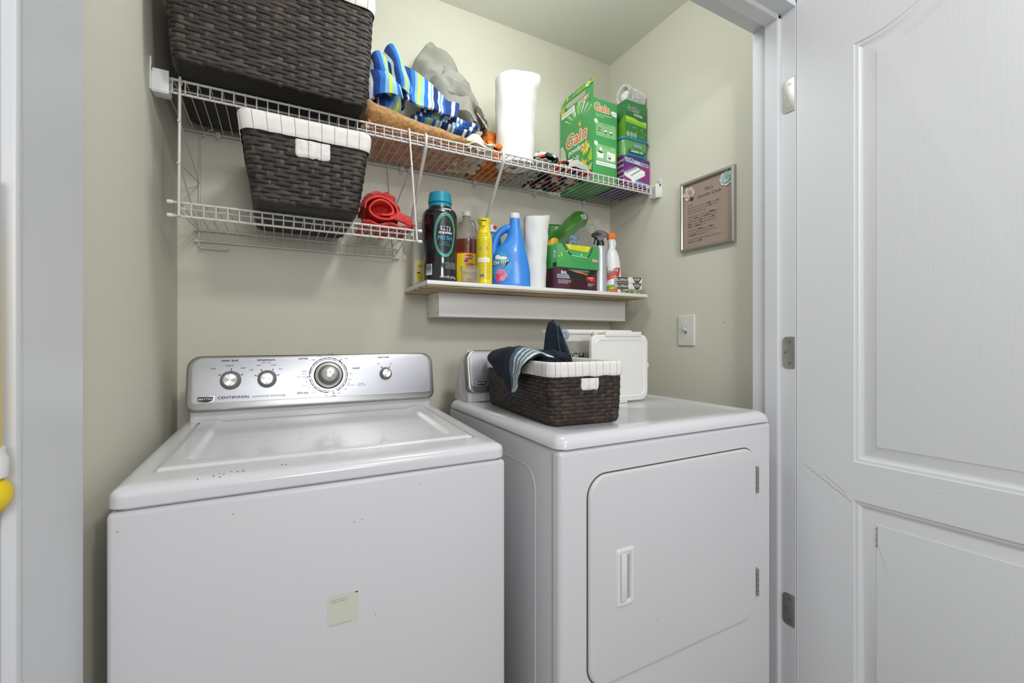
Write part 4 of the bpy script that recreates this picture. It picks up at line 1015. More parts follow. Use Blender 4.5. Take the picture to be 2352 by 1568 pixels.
# ---- bag with green handle duster behind the cartons
t = thing('cleaning_tool_bag', 'clear plastic bag holding a bright green plastic tool, behind the green carton', 'bag', (1.13, 1.575, ZB))
GPL = mat('green_plastic_sheet', '4f9a2e', .25, coat=.4)
mb = MB(); T_ = Vector((1.13, 1.575, ZB))
def rel(*p): return [tuple(Vector(q) - T_) for q in p]
patch(mb, [rel((1.02, 1.575, 1.52), (1.05, 1.565, 1.54), (1.09, 1.560, 1.56), (1.13, 1.570, 1.58)), rel((1.035, 1.585, 1.56), (1.07, 1.55, 1.60), (1.12, 1.54, 1.63), (1.165, 1.565, 1.63)), rel((1.10, 1.595, 1.65), (1.13, 1.56, 1.665), (1.17, 1.55, 1.665), (1.21, 1.575, 1.655)), rel((1.170, 1.60, 1.715), (1.195, 1.585, 1.72), (1.215, 1.58, 1.712), (1.240, 1.59, 1.695))], 36, 36, .003, .002, 12)
mb.build('green_tool', GPL, t, 60)
mb = MB(); patch(mb, [rel((.985, 1.56, 1.58), (1.00, 1.55, 1.625), (1.03, 1.56, 1.63), (1.05, 1.57, 1.60)), rel((1.0, 1.56, 1.56), (1.03, 1.53, 1.61), (1.06, 1.53, 1.62), (1.09, 1.57, 1.59)), rel((1.03, 1.58, 1.53), (1.06, 1.55, 1.57), (1.08, 1.55, 1.58), (1.11, 1.58, 1.56))], 30, 30, .003, .004, 22, 3)
mb.build('green_wrapper', mat('dark_green_wrap', '3f7a2c', .3, coat=.3), t, 60)
d = Dec(plane(tuple(Vector((1.178, 1.553, 1.672)) - T_), (.9, -.02, .28), (-.28, .1, .9))); d.rect(0, 0, .026, .022, WHT); [d.rect(.003, .003 + k * .0026, .023, .0044 + k * .0026, BLK) for k in range(7)]; d.build('barcode', t)
BAGM = mat('clear_film', 'f2f4f4', .08, trans=.96, ior=1.06)
mb = MB(); patch(mb, [rel((1.05, 1.54, 1.50), (1.12, 1.52, 1.50), (1.20, 1.53, 1.50), (1.255, 1.57, 1.51)), rel((1.04, 1.55, 1.56), (1.12, 1.515, 1.57), (1.21, 1.525, 1.57), (1.285, 1.57, 1.56)), rel((1.08, 1.57, 1.62), (1.14, 1.53, 1.64), (1.22, 1.54, 1.63), (1.295, 1.58, 1.61)), rel((1.17, 1.59, 1.70), (1.20, 1.57, 1.71), (1.235, 1.575, 1.70), (1.262, 1.59, 1.675))], 44, 44, .0006, .012, 26, 7)
mb.build('plastic_film', BAGM, t, 60)
mb = MB().box(rel((1.11, 1.555, 1.50))[0], rel((1.165, 1.575, 1.60))[0], .005); mb.build('blue_packet', mat('blue_packet', '5aa6d8', .3, vary=(60, '2a6fb0', 'd8eaf2')), t)
t = thing('yellow_tub', 'short round orange-yellow tub behind the left end of the green carton', 'tub', (1.032, 1.582, ZB))
MB().lathe([(0, 0), (.034, 0), (.036, .003), (.036, .235), (.034, .240), (.033, .240), (.033, .236), (0, .236)], 36).build('tub_body', mat('orange_yellow_plastic', 'f0a818', .4), t, 40)
MB().lathe([(0, .205), (.0366, .205), (.0372, .207), (.0372, .238), (.0366, .242), (.034, .242), (0, .2425)], 36).build('tub_rim', mat('tub_yellow', 'f4b01c', .35), t, 40)
# ---- spray bottles
def trigger_bottle(name, label, loc, rz, sec, bm_, hm, n=2.2, nozzle=None):
    t = thing(name, label, 'spray bottle', loc, rz); bottle(sec, n).build('bottle_body', bm_, t, 60); return t
SVP = mat('silver_grey_plastic', 'b4b8bd', .3, metal=.3)
sec = [(0, .026, .020, 0), (.003, .029, .023, 0), (.05, .0285, .0225, 0), (.12, .0265, .021, .001), (.17, .0225, .019, .002), (.195, .0165, .0165, .002), (.203, .013, .013, .002)]
t = trigger_bottle('trigger_spray_bottle', 'silver-grey spray bottle with black trigger head, right of the stacked cartons', (1.183, 1.438, ZB), R(-28), sec, SVP, None)
MB().lathe([(0, .200), (.0165, .200), (.0168, .216), (.0155, .218), (0, .218)], 24, Matrix.Translation((.002, 0, 0))).build('collar', BPL, t, 40)
hb = MB(); prf = [(-.036, .247), (-.030, .256), (-.010, .263), (.010, .262), (.028, .252), (.036, .240), (.028, .238), (.014, .236), (.012, .218), (-.010, .218), (-.016, .232), (-.028, .236), (-.034, .240)]
rg = [[(x * (1 - k_), s_ * .0105 * c_, .24 + (z - .24) * (1 - k_)) for x, z in prf] for s_, c_, k_ in ((-1, 1, .12), (-1, .8, 0), (1, .8, 0), (1, 1, .12))]
hb.rings(rg).build('trigger_head', mat('navy_black_plastic', '14171f', .25, coat=.4), t, 30)
hb = MB(); hb.tube([(-.022, 0, .238), (-.020, 0, .228), (-.024, 0, .212), (-.022, 0, .204)], [.004, .0038, .0032, .0025], 10).build('trigger', BPL, t)
d = Dec(wrapmap(sec), .00010); d.poly2([(.004, .004), (.022, .004), (.016, .03)], [(0, 1, 2)], WHPL); d.build('clear_base_facet', t)
WPL = mat('white_bottle_plastic', 'e4e5e6', .28, coat=.2)
sec = [(0, .033, .022, 0), (.003, .0365, .025, 0), (.06, .0365, .0255, 0), (.12, .034, .024, 0), (.16, .030, .022, -.002), (.185, .023, .019, -.004), (.198, .0155, .0155, -.005), (.232, .0145, .0145, -.005), (.236, .0165, .0165, -.005)]
t = thing('stain_remover_bottle', 'white spray bottle with orange nozzle, far right of the plank shelf', 'spray bottle', (1.262, 1.452, ZB), R(-30))
bottle(sec, 2.3).build('bottle_body', WPL, t, 60)
MB().lathe([(0, .236), (.018, .236), (.020, .240), (.0205, .252), (.0175, .262), (.012, .264), (0, .264)], 8, Matrix.Translation((-.004, 0, 0))).build('nozzle', mat('orange_plastic', 'ee7d25', .35), t, 20)
MB().tube([(.010, 0, .236), (.012, 0, .215), (.009, 0, .200)], [.004, .0045, .003], 8).build('trigger', WPL, t)
d = Dec(wrapmap(sec, -4, 2.3), .00010)
d.quad((-.038, .050), (.024, .078), (.030, .118), (-.038, .078), RED)
d.ell(-.030, .105, .012, .018, ORG, n=16, inner=.75, rings=1); d.ell(-.030, .112, .010, .014, BLK, n=16, inner=.7, rings=1)
d.text('SHOUT', -.038, .068, .018, WHT, 'LEFT', bold=.05, rot=27, wx=.80); d.text('SHOUT', -.038, .068, .018, BLK, 'LEFT', bold=.018, rot=27, wx=.80); d.text('TRIPLE ACTING', -.030, .058, .0045, WHT, 'LEFT', rot=27)
d.quad((-.038, .006), (.022, .022), (.024, .046), (-.038, .034), LIME)
for k in range(3): d.text(('ACTIVE ENZYME', 'STAIN FIGHTING', 'POWER')[k], -.032, .027 - k * .0062, .0050, BLK, 'LEFT', bold=.02, rot=16, wx=.85)
for k in range(4): d.ell(.0315, .050 - k * .012, .0035, .0045, BLK, n=10, inner=.7, rings=1)
d.build('printed_label', t)
# small orange and white cap lying at its foot
t = thing('marker_pen', 'small orange tube with white cap lying in front of the stain bottle', 'pen', (1.222, 1.388, ZB + .0082), R(-24))
MB().lathe([(0, -.022), (.0075, -.022), (.008, -.018), (.008, .008), (0, .008)], 18, Matrix.Rotation(R(90), 4, 'Y')).build('tube_body', mat('orange_red_tube', 'd8532c', .5), t, 40)
MB().lathe([(0, .008), (.0075, .008), (.0078, .018), (.0065, .020), (0, .020)], 18, Matrix.Rotation(R(90), 4, 'Y')).build('cap', WHPL, t, 40)
# ---- long slim boxes and wrapped packet at the far right end
def slim(label, z, mz, rz):
    t = thing('foil_box', label, 'box', (1.310, 1.412, z), rz, None); b_ = MB().box((-.062, -.016, 0), (.062, .016, .025), .001); b_.build('box_body', mat('cream_card', 'e2e0d4', .5), t)
    d = Dec(plane((0, -.016, 0), (1, 0, 0), (0, 0, 1))); BRN = mat('brown_black_ink', '3a322c', .5)
    d.rect(-.062, .001, -.006, .024, BRN); d.text('ALUMINUM', -.034, .006, .0125, WHT, bold=.0, wx=.62); d.poly([(.014, .0245), (.060, .0245), (.046, .001), (.028, .001)], BRN)
    d.text('EXTRA', .037, .014, .0065, WHT, bold=.02); d.text('STRONG', .037, .0085, .0035, WHT)
    d.build('printed_label', t); return t
t = thing('wrapped_packet', 'flat clear-wrapped green packet under the two slim boxes', 'packet', (1.312, 1.408, ZB))
mb = MB(); blob(mb, (0, 0, .010), (.060, .030, .010), 5, .10, 2, 4, flat=.0005, nu=48, nv=30); mb.build('packet_body', mat('pale_green_pack', 'a9a98a', .4, vary=(40, '3c5a3c', 'bfbb98')), t, 60)
mb = MB(); patch(mb, [[(.02, -.034, .006), (.045, -.040, .005), (.064, -.030, .010)], [(.02, -.022, .020), (.045, -.030, .018), (.070, -.020, .018)], [(.03, 0, .021), (.05, 0, .021), (.066, 0, .020)]], 24, 20, .0006, .005, 60, 2); mb.build('plastic_film', BAGM, t, 60)
slim('cream and brown slim foil box, lower one of two beside the right wall', ZB + .0215, 0, R(-8))
slim('cream and brown slim foil box, upper one of two beside the right wall', ZB + .0475, 0, R(-10))
# ---- lemon cleaner bottle at the left end
sec = [(0, .024, .020, 0), (.003, .0265, .022, 0), (.12, .0265, .022, 0), (.16, .024, .020, 0), (.20, .015, .015, 0), (.225, .013, .013, 0)]
t = thing('lemon_cleaner_bottle', 'slim white bottle with lemon label, at the left end behind the black bottle', 'bottle', (.448, 1.545, ZB), R(-15))
bottle(sec, 2.4).build('bottle_body', mat('milky_plastic', 'd2d0ca', .35), t, 60)
MB().lathe([(0, .225), (.0145, .225), (.014, .245), (0, .246)], 20).build('cap', WHPL, t, 40)
d = Dec(wrapmap(sec, 0, 2.4), .00010); d.rect(-.016, .012, .016, .090, YEL2, n=8); d.text('Zest', 0, .066, .013, mat('brown_ink', '7a3a1c', .5), shear=.2, bold=.02); d.ell(0, .035, .010, .012, YEL, n=16); d.ell(-.004, .046, .005, .003, GRND, n=10); d.text('lemon oil', 0, .018, .0045, YEL); d.build('printed_label', t)

# ---------------------------------------------------------------- boxes on the long wire shelf
# large detergent box with carry handle
t = thing('laundry_detergent_box', 'large green detergent box with carry handle, at right on the long wire shelf', 'box', (1.119, 1.402, ZS_))
bw_, bd_, bh_ = .125, .232, .335
MB().box((0.001, 0, 0), (bw_, bd_, bh_), .0012).build('box_body', GRN, t)
hp = []   # carry panel on the left face rises above the box, with a slot
y0, y1, z1 = -.0, bd_, .417
ol = [(y0, .0), (y1, .0), (y1, .372), (y1 - .022, z1 - .012), (y1 - .045, z1), (y0, z1)]
bm = bmesh.new(); ed = []
for pts in (ol, rrect(.050, .368, .185, .392, .010, 5)):
    vs = [bm.verts.new((0, y, z)) for y, z in pts]; ed += [bm.edges.new((vs[i], vs[(i + 1) % len(vs)])) for i in range(len(vs))]
bmesh.ops.triangle_fill(bm, use_beauty=True, use_dissolve=False, edges=ed)
me = bpy.data.meshes.new('carry_panel'); bm.to_mesh(me); bm.free(); hpn = link('carry_panel', me, GRN, t, 0); md = hpn.modifiers.new('solid', 'SOLIDIFY'); md.thickness = .0016; md.offset = 0
d = Dec(lambda x, y, q: Vector((-.0009 - q, bd_ - x, y)))
GR2 = mat('mid_green_ink', '4faa5c', .45); GR3 = mat('pale_green_ink', 'a8d6a4', .45)
rb = random.Random(11)
cx, cy = .135, .255
for k in range(54):      # burst rays
    a = R(12 + k * 6.4); l0, l1 = .045, rb.uniform(.09, .18); wd = rb.uniform(.003, .011)
    if not (-.2 < math.sin(a) or rb.random() < .3): continue
    p = [(cx + math.cos(a) * l0, cy + math.sin(a) * l0), (cx + math.cos(a + .03) * l1 - math.sin(a) * wd, cy + math.sin(a) * l1), (cx + math.cos(a - .03) * l1 + math.sin(a) * wd, cy + math.sin(a) * l1)]
    p = [(min(max(x, .003), bd_ - .003), min(max(y, .004), .362)) for x, y in p]; d.poly(p, (GR3, LIME, GR2, WHT, GR3, GRNL)[k % 6])
d.poly([(.004, .02), (.050, .02), (.050, .17), (.020, .215), (.004, .215)], mat('cream_side_panel', 'c9d2bf', .5))
d.poly([(.004, .004), (.060, .004), (.095, .13), (.055, .215), (.030, .24), (.055, .12), (.004, .03)], GRND)
d.poly([(.02, .245), (.17, .245), (.185, .10), (.12, .02), (.075, .02), (.06, .15)], GRN)
d.rect(.012, .3345, .105, .357, WHT); d.text('+ OXI BOOST', .058, .342, .0095, GRY, bold=.01)
logo(d, 'Gain', .118, .190, .054, bold=.018, wx=1.0); d.ell(.146, .262, .006, .010, YEL, n=14); d.ell(.156, .254, .004, .007, ORG, n=12)
d.text('powder', .113, .156, .022, WHT, bold=.022, shear=.12)
for xx in (.100, .128): d.ell(xx, .125, .0125, .0125, WHT, n=24, rings=2); d.ell(xx, .125, .0095, .0095, GRN, n=24, rings=2); d.ell(xx, .126, .004, .005, WHT, n=12)
d.text('91 LOADS', .112, .096, .007, WHT); d.text('NET WT 8.1 LB', .112, .086, .005, WHT)
def flower(x, y, r, rot):
    for k in range(6):
        a = R(rot + 60 * k); c_, s_ = math.cos(a), math.sin(a)
        d.poly([(x + c_ * r * .15, y + s_ * r * .15), (x + c_ * r * .6 - s_ * r * .28, y + s_ * r * .6 + c_ * r * .28), (x + c_ * r, y + s_ * r), (x + c_ * r * .6 + s_ * r * .28, y + s_ * r * .6 - c_ * r * .28)], YEL)
        d.ell(x + c_ * r * .45, y + s_ * r * .45, r * .16, r * .10, YEL2, n=8, rings=1)
    d.ell(x, y, r * .27, r * .27, ORG, n=14, rings=1); d.ell(x, y, r * .16, r * .16, YEL, n=10, rings=1)
for k in range(12):
    a = rb.uniform(0, 6.28); d.poly([(.175 + .02 * math.cos(a), .08 + .04 * math.sin(a)), (.195 + .035 * math.cos(a + .3), .09 + .07 * math.sin(a + .3)), (.195 + .035 * math.cos(a - .2), .09 + .07 * math.sin(a - .2))], (LIME, GR3, YEL)[k % 3])
flower(.182, .150, .030, 10); flower(.170, .076, .034, 40); flower(.205, .045, .022, 0)
# carry part graphics
for k in range(14):
    x = .018 + k * .0155; a = rb.uniform(60, 120); d.poly([(x, .396 if k > 2 else .372), (x + .014, .397 if k > 2 else .374), (x + .022, .4145 if k > 4 else .395)], (LIME, YEL, GR3)[k % 3])
flower(.022, .366, .016, 20); flower(.060, .405, .010, 0); d.ell(.205, .400, .014, .010, WHT, n=18); d.ell(.207, .400, .010, .007, LIME, n=18)
logo(d, 'GAIN', .180, .344, .016, bold=.018); d.line([(.003, .3315), (bd_ - .003, .3315)], .0012, GRND)
d.build('printed_label', t)
d = Dec(plane((0, 0, 0), (1, 0, 0), (0, 0, 1)))
logo(d, 'Gain', .043, .285, .032, bold=.018, wx=.92)
d.poly([(.090, .292), (.098, .300), (.122, .298), (.122, .278), (.100, .280)], WHT); d.text('fresh', .109, .286, .005, GRY)
d.text('HOW TO USE THE DETERGENT', .012, .270, .0042, WHT, 'LEFT', bold=.01); d.text('DOSING GUIDE', .012, .262, .0042, WHT, 'LEFT', bold=.01)
for z0, z1 in ((.184, .240), (.085, .150)):
    d.poly(rrect(.014, z0, .117, z1, .006, 4), MINT)
    d.ell(.014, z1 + .002, .0095, .0095, WHT, n=18); d.text('1' if z0 > .1 else '2', .014, z1 + .001, .007, GRN); d.text('STEP', .014, z1 - .005, .003, GRN)
d.text('MEASURE FOR LOAD', .068, .232, .0036, BLK); d.text('ADD TO WASHER', .068, .143, .0036, BLK)
for k in range(2): d.rect(.024, .214 - k * .010, .040, .2165 - k * .010, BLK); d.ell(.026, .215 - k * .010, .003, .002, BLK, n=8)
for xx in (.063, .092): d.ell(xx, .208, .0085, .0095, GRND, 180, 360, n=14); d.ell(xx, .209, .0085, .004, WHT, n=14); d.text('medium', xx, .190, .003, GRN)
d.poly([(.022, .096), (.050, .096), (.054, .118), (.018, .120)], WHT); d.poly([(.018, .120), (.036, .126), (.054, .118), (.036, .114)], GRND); d.ell(.038, .132, .006, .008, WHT, n=12)
d.poly([(.070, .092), (.104, .092), (.106, .124), (.072, .128)], WHT); d.poly([(.106, .124), (.116, .127), (.115, .098), (.104, .092)], YEL2); d.ell(.084, .106, .008, .010, GRND, n=14); d.ell(.084, .109, .006, .005, WHT, n=12)
d.poly(rrect(.014, .066, .117, .082, .003, 3), WHT); d.text('FOR BEST RESULTS FILL TO LINE', .066, .0715, .0046, GRND, bold=.01)
for k in range(3): d.text('see back panel for full directions and cautions', .010, .026 - k * .005, .0026, GRNL, 'LEFT')
d.build('printed_label', t)
# stack of three packs against the right wall
PUR = mat('purple_card', '4a2470', .35, coat=.25)
t = thing('cleaning_pad_box', 'purple box of cleaning pads, bottom of the stack in the shelf corner', 'box', (1.331, 1.382, ZS_))
MB().box((-.074, 0, 0), (.076, .18, .122), .0012).build('box_body', PUR, t)
SILI = mat('silver_ink', 'b8bcc4', .4)
d = Dec(plane((0, 0, 0), (1, 0, 0), (0, 0, 1)))
d.poly([(-.0735, .055), (-.030, .085), (.0755, .092), (.0755, .012), (.02, .001), (-.04, .001), (-.0735, .02)], MAG); d.poly([(-.07, .121), (.0755, .121), (.0755, .096), (-.02, .088), (-.07, .104)], PUR)
d.poly([(-.066, .116), (.070, .104), (.072, .090), (.035, .092), (-.020, .096), (-.060, .098)], SILI)
d.text('Swiffer', -.062, .100, .0165, WHT, 'LEFT', bold=.05, shear=.15, wx=.86, slope=-.03); d.text('Swiffer', -.062, .100, .0165, mat('navy_ink', '16245c', .4), 'LEFT', bold=.018, shear=.15, wx=.86, slope=-.03)
d.text('WetJet', .022, .096, .0105, mat('navy_grey_ink', '4a4f66', .4), 'LEFT', bold=.03, slope=-.06)
d.poly([(-.066, .052), (.0, .085), (.050, .072), (.050, .055), (-.012, .022), (-.066, .038)], WHT); d.poly([(-.066, .052), (.0, .085), (.012, .082), (-.052, .048)], mat('aqua_grey', '8fb0b0', .5)); d.poly([(-.034, .044), (.022, .078), (.032, .076), (-.024, .041)], mat('aqua_grey2', '8fb0b0', .5))
for k in range(4): d.line([(-.066, .036 + k * .004), (-.012, .021 + k * .006), (.05, .054 + k * .004)], .0007, SILI)
d.ell(-.015, .022, .012, .014, WHT, n=20); d.poly([(-.005, .030), (.070, .020), (.072, .008), (-.005, .012)], CYAN); d.text('ANTIBACTERIAL', .034, .017, .007, BLU, slope=-.12, wx=.8); d.text('24', -.066, .014, .010, WHT); d.ell(.066, .010, .008, .006, WHT, n=14)
d.build('printed_label', t)
d = Dec(plane((-.074, .18, 0), (0, -1, 0), (0, 0, 1))); d.rect(.002, .002, .178, .120, mat('plum_ink', '5c1f55', .4)); [d.text('WET CLOTHS', .15, .095 - k * .022, .008, WHT) for k in range(4)]; d.build('side_print', t)
t = thing('wet_cloth_tub', 'green plastic tub with blue lid, middle of the stack in the shelf corner', 'tub', (1.331, 1.380, ZS_ + .1226))
tub = MB(); rg = []
for z, i_ in ((0, .008), (.002, .006), (.070, .001), (.072, .001)): rg.append([(x, y, z) for x, y in rrect(-.072 + i_, .002 + i_, .074 - i_, .178 - i_, .02, 6)])
tub.rings(rg).build('tub_body', mat('olive_green_plastic', '5a9a52', .35, coat=.2), t, 40)
lid = MB(); rg = []
for z, i_ in ((.068, -.001), (.070, -.004), (.076, -.0045), (.0785, -.003), (.080, .002), (.0805, .010)): rg.append([(x, y, z) for x, y in rrect(-.073 + i_, .003 + i_, .0755 - i_, .177 - i_, .022, 6)])
lid.rings(rg).build('lid', mat('blue_teal_lid', '2a7fa8', .35), t, 40)
MB().box((-.066, .006, .0005), (.068, .172, .006), .002).build('base_band', BLU, t) if False else None
d = Dec(plane((0, .0025, 0), (1, 0, .0), (0, -.06, 1)))
d.rect(-.050, .003, .056, .012, BLU); d.text('Swiffer', .006, .042, .0125, WHT, bold=.05, shear=.15, wx=.9); d.text('Swiffer', .006, .042, .0125, BLU, bold=.018, shear=.15, wx=.9)
d.poly(rrect(-.044, .017, .054, .031, .003, 3), GRND); d.text('SWEEPER WET', .005, .0205, .0072, WHT, bold=.02); d.build('printed_label', t)
t = thing('duster_refill_box', 'tall green box with white duster on it, top of the stack', 'box', (1.340, 1.392, ZS_ + .2036))
MB().box((-.058, 0, 0), (.060, .12, .160), .0012).build('box_body', mat('deep_green_card', '2f7d3c', .4, coat=.15), t)
d = Dec(plane((0, 0, 0), (1, 0, 0), (0, 0, 1)))
d.rect(-.0575, .088, .0595, .112, GRND); d.poly([(-.0575, .066), (.0595, .060), (.0595, .086), (.02, .082), (-.01, .090), (-.0575, .092)], LIME); d.poly([(-.0575, .066), (.0595, .060), (.0595, .072), (-.0575, .078)], mat('mid_lime', '7fbf3a', .5))
d.text('Swiffer', -.048, .122, .0185, WHT, 'LEFT', bold=.05, shear=.15, wx=.9, slope=-.1); d.text('Swiffer', -.048, .122, .0185, BLK, 'LEFT', bold=.018, shear=.15, wx=.9, slope=-.1)
d.text('DUSTERS', .012, .100, .0085, WHT, bold=.02, slope=-.06)
for k in range(3): d.ell(-.045 + k * .020, .018, .008, .010, WHT, n=16, inner=.78, rings=1); d.ell(-.045 + k * .020, .018, .004, .006, GRNL, n=12)
for k in range(4): d.text('multi surface duster refill', .030, .022 - k * .004, .0025, GRNL)
rb = random.Random(6)
for k in range(9): a = rb.uniform(0, 180); x, y = rb.uniform(-.02, .045), rb.uniform(.035, .055); d.line([(x, y), (x + .007 * math.cos(R(a)), y + .005 * math.sin(R(a)))], .0025, GRNL)
d.text('15x', .005, .034, .006, LIME); d.ell(.045, .034, .012, .007, GRNL, n=18, inner=.85, rings=1); d.build('printed_label', t)
d = Dec(plane((-.058, .12, 0), (0, -1, 0), (0, 0, 1))); d.poly([(.001, .001), (.119, .001), (.119, .10), (.08, .075), (.001, .055)], mat('leaf_green', '6fae2e', .5)); d.build('side_print', t)
# fluffy white duster
t = thing('duster_refill', 'fluffy white duster refill lying on top of the tall green box', 'duster', (1.346, 1.43, ZS_ + .2036 + .161))
mb = MB(); rb = random.Random(4); ax = Vector((math.cos(R(22)), .15, math.sin(R(14)))).normalized()
blob(mb, (.0, 0, .034), (.044, .034, .031), 2, .1, 3, 2.5, nu=40, nv=24, flat=.0005); mb.build('pad', mat('fluff_core', 'f2f2ef', .95), t, 60)
fb = bmesh.new()
for k in range(5200):
    u = rb.uniform(-1, 1); a = rb.uniform(0, 6.28); v = rb.uniform(-.3, 1)
    c_ = Vector((u * .046, math.cos(a) * .032, .034 + math.sin(a) * .031 - u * .008)); dr = Vector((u * .5, math.cos(a), math.sin(a) + .1)) + Vector([rb.uniform(-.6, .6) for _ in range(3)]); dr.normalize()
    ln = rb.uniform(.006, .013); s_ = Vector([rb.uniform(-1, 1) for _ in range(3)]).cross(dr).normalized() * .0009
    p1 = c_ + dr * ln * .6 + s_ * 1.2; tip = c_ + dr * ln
    for q in (p1, tip, c_): q.z = max(q.z, .0008)
    tip.x = min(tip.x, .056); p1.x = min(p1.x, .056)
    a_, b_, c2 = fb.verts.new(c_ - s_), fb.verts.new(c_ + s_), fb.verts.new(p1); t4 = fb.verts.new(tip); fb.faces.new((a_, b_, c2)); fb.faces.new((a_, c2, t4))
me = bpy.data.meshes.new('fluffy_fibres'); fb.to_mesh(me); fb.free(); o = link('fluffy_fibres', me, mat('white_fluff', 'f8f8f6', .9), t, 0); o['kind'] = 'stuff'

# ---------------------------------------------------------------- cloths on the long wire shelf
def cloth(name, label, cat, loc): return thing(name, label, cat, loc)
def lf(T): return lambda p: tuple(Vector(p) - T)
STR = [(0, '1c3f86'), (.10, 'e9ebe8'), (.16, '1c3f86'), (.26, '2f6fbe'), (.34, '7fb2dc'), (.40, 'c9d84a'), (.45, '8fc0e0'), (.52, '2f6fbe'), (.60, 'e9ebe8'), (.66, '6fb6c8'), (.69, 'e9ebe8'), (.72, '17356f'), (.84, 'e9ebe8'), (.88, '5aa9c4'), (.92, 'e9ebe8'), (.95, '2b5fb0')]
M_STR = ramp_uv('striped_beach_towel', STR, 0, 1.6, .95, (900, .5, .0012), .03)
M_STR3 = ramp_uv('striped_beach_towel_fold', STR, 0, .62, .95, (900, .5, .0012), .02)
M_STR2 = ramp_uv('striped_beach_towel_edge', STR, 0, 1.25, .95, (900, .5, .0012), .01)
T_ = Vector((.43, 1.46, 1.88)); L = lf(T_)
t = cloth('beach_towel', 'crumpled blue, white and yellow striped towel heaped on the tan plush blanket', 'towel', T_)
mb = MB(); blob(mb, L((.300, 1.48, 1.970)), (.072, .070, .100), 7, .24, 1.1, 2.2, rz=R(-8), nu=150, nv=100, fine=.0)
mb.build('crumpled_end', M_STR, t, 70)
mb = MB()
patch(mb, [list(map(L, r)) for r in ([(.240, 1.50, 2.00), (.262, 1.50, 2.055), (.290, 1.47, 2.068), (.306, 1.46, 2.062)], [(.238, 1.44, 1.985), (.262, 1.42, 2.035), (.290, 1.43, 2.050), (.312, 1.44, 2.03)], [(.242, 1.42, 1.945), (.268, 1.395, 1.975), (.298, 1.40, 1.985), (.322, 1.42, 1.96)], [(.240, 1.425, 1.890), (.272, 1.40, 1.905), (.300, 1.405, 1.918), (.330, 1.42, 1.915)])], 50, 60, .006, .013, 14, 5, uvscale=(1, 1))
patch(mb, [list(map(L, r)) for r in ([(.292, 1.47, 2.05), (.312, 1.455, 2.098), (.335, 1.45, 2.102), (.352, 1.46, 2.06)], [(.298, 1.43, 2.02), (.318, 1.405, 2.055), (.340, 1.405, 2.055), (.362, 1.43, 2.01)], [(.305, 1.405, 1.985), (.326, 1.385, 2.000), (.350, 1.39, 1.995), (.372, 1.42, 1.96)], [(.305, 1.41, 1.930), (.332, 1.39, 1.935), (.356, 1.395, 1.935), (.378, 1.42, 1.92)])], 50, 60, .006, .013, 15, 8, uvscale=(1, 1))
patch(mb, [list(map(L, r)) for r in ([(.236, 1.43, 1.955), (.262, 1.40, 1.985), (.298, 1.39, 1.975), (.330, 1.385, 1.955)], [(.234, 1.41, 1.925), (.264, 1.378, 1.945), (.302, 1.372, 1.940), (.338, 1.372, 1.925)], [(.238, 1.415, 1.880), (.270, 1.385, 1.898), (.306, 1.380, 1.905), (.345, 1.382, 1.905)])], 50, 40, .006, .010, 18, 12, uvscale=(1, 1))
mb.build('front_folds', M_STR3, t, 70)
mb = MB()
rows = ([(.352, 1.49, 2.072), (.401, 1.47, 2.058), (.454, 1.465, 2.030), (.501, 1.46, 1.998), (.561, 1.46, 1.975)],
        [(.361, 1.44, 2.005), (.393, 1.43, 1.995), (.445, 1.43, 1.970), (.491, 1.43, 1.947), (.553, 1.43, 1.945)],
        [(.359, 1.410, 1.945), (.387, 1.405, 1.935), (.439, 1.405, 1.925), (.484, 1.405, 1.918), (.545, 1.415, 1.920)],
        [(.360, 1.400, 1.920), (.390, 1.395, 1.910), (.432, 1.395, 1.902), (.478, 1.398, 1.896), (.536, 1.410, 1.902)])
patch(mb, [list(map(L, r)) for r in rows], 70, 50, .008, .009, 14, 2, uvscale=(1, 1)); mb.build('draped_end', M_STR2, t, 70)
mb = MB()
for k, (dz, dy, dx) in enumerate(((.004, .03, 0), (-.010, .032, -.012), (-.020, .034, -.03))):
    rows = ([(.430, 1.50, 1.915), (.49, 1.50, 1.925), (.554, 1.50, 1.925), (.628, 1.50, 1.915)], [(.425, 1.440, 1.925), (.49, 1.435, 1.928), (.554, 1.435, 1.925), (.642, 1.44, 1.918)],
            [(.420, 1.418, 1.912), (.48, 1.413, 1.914), (.546, 1.413, 1.908), (.636, 1.42, 1.906)], [(.425, 1.44, 1.898), (.48, 1.44, 1.900), (.546, 1.44, 1.894), (.630, 1.445, 1.893)])
    patch(mb, [[L((p[0] + dx, p[1] + dy, p[2] + dz)) for p in r] for r in rows], 60, 30, .006, .007, 18, 9 + k)
mb.build('folded_layers', M_STR2, t, 70)
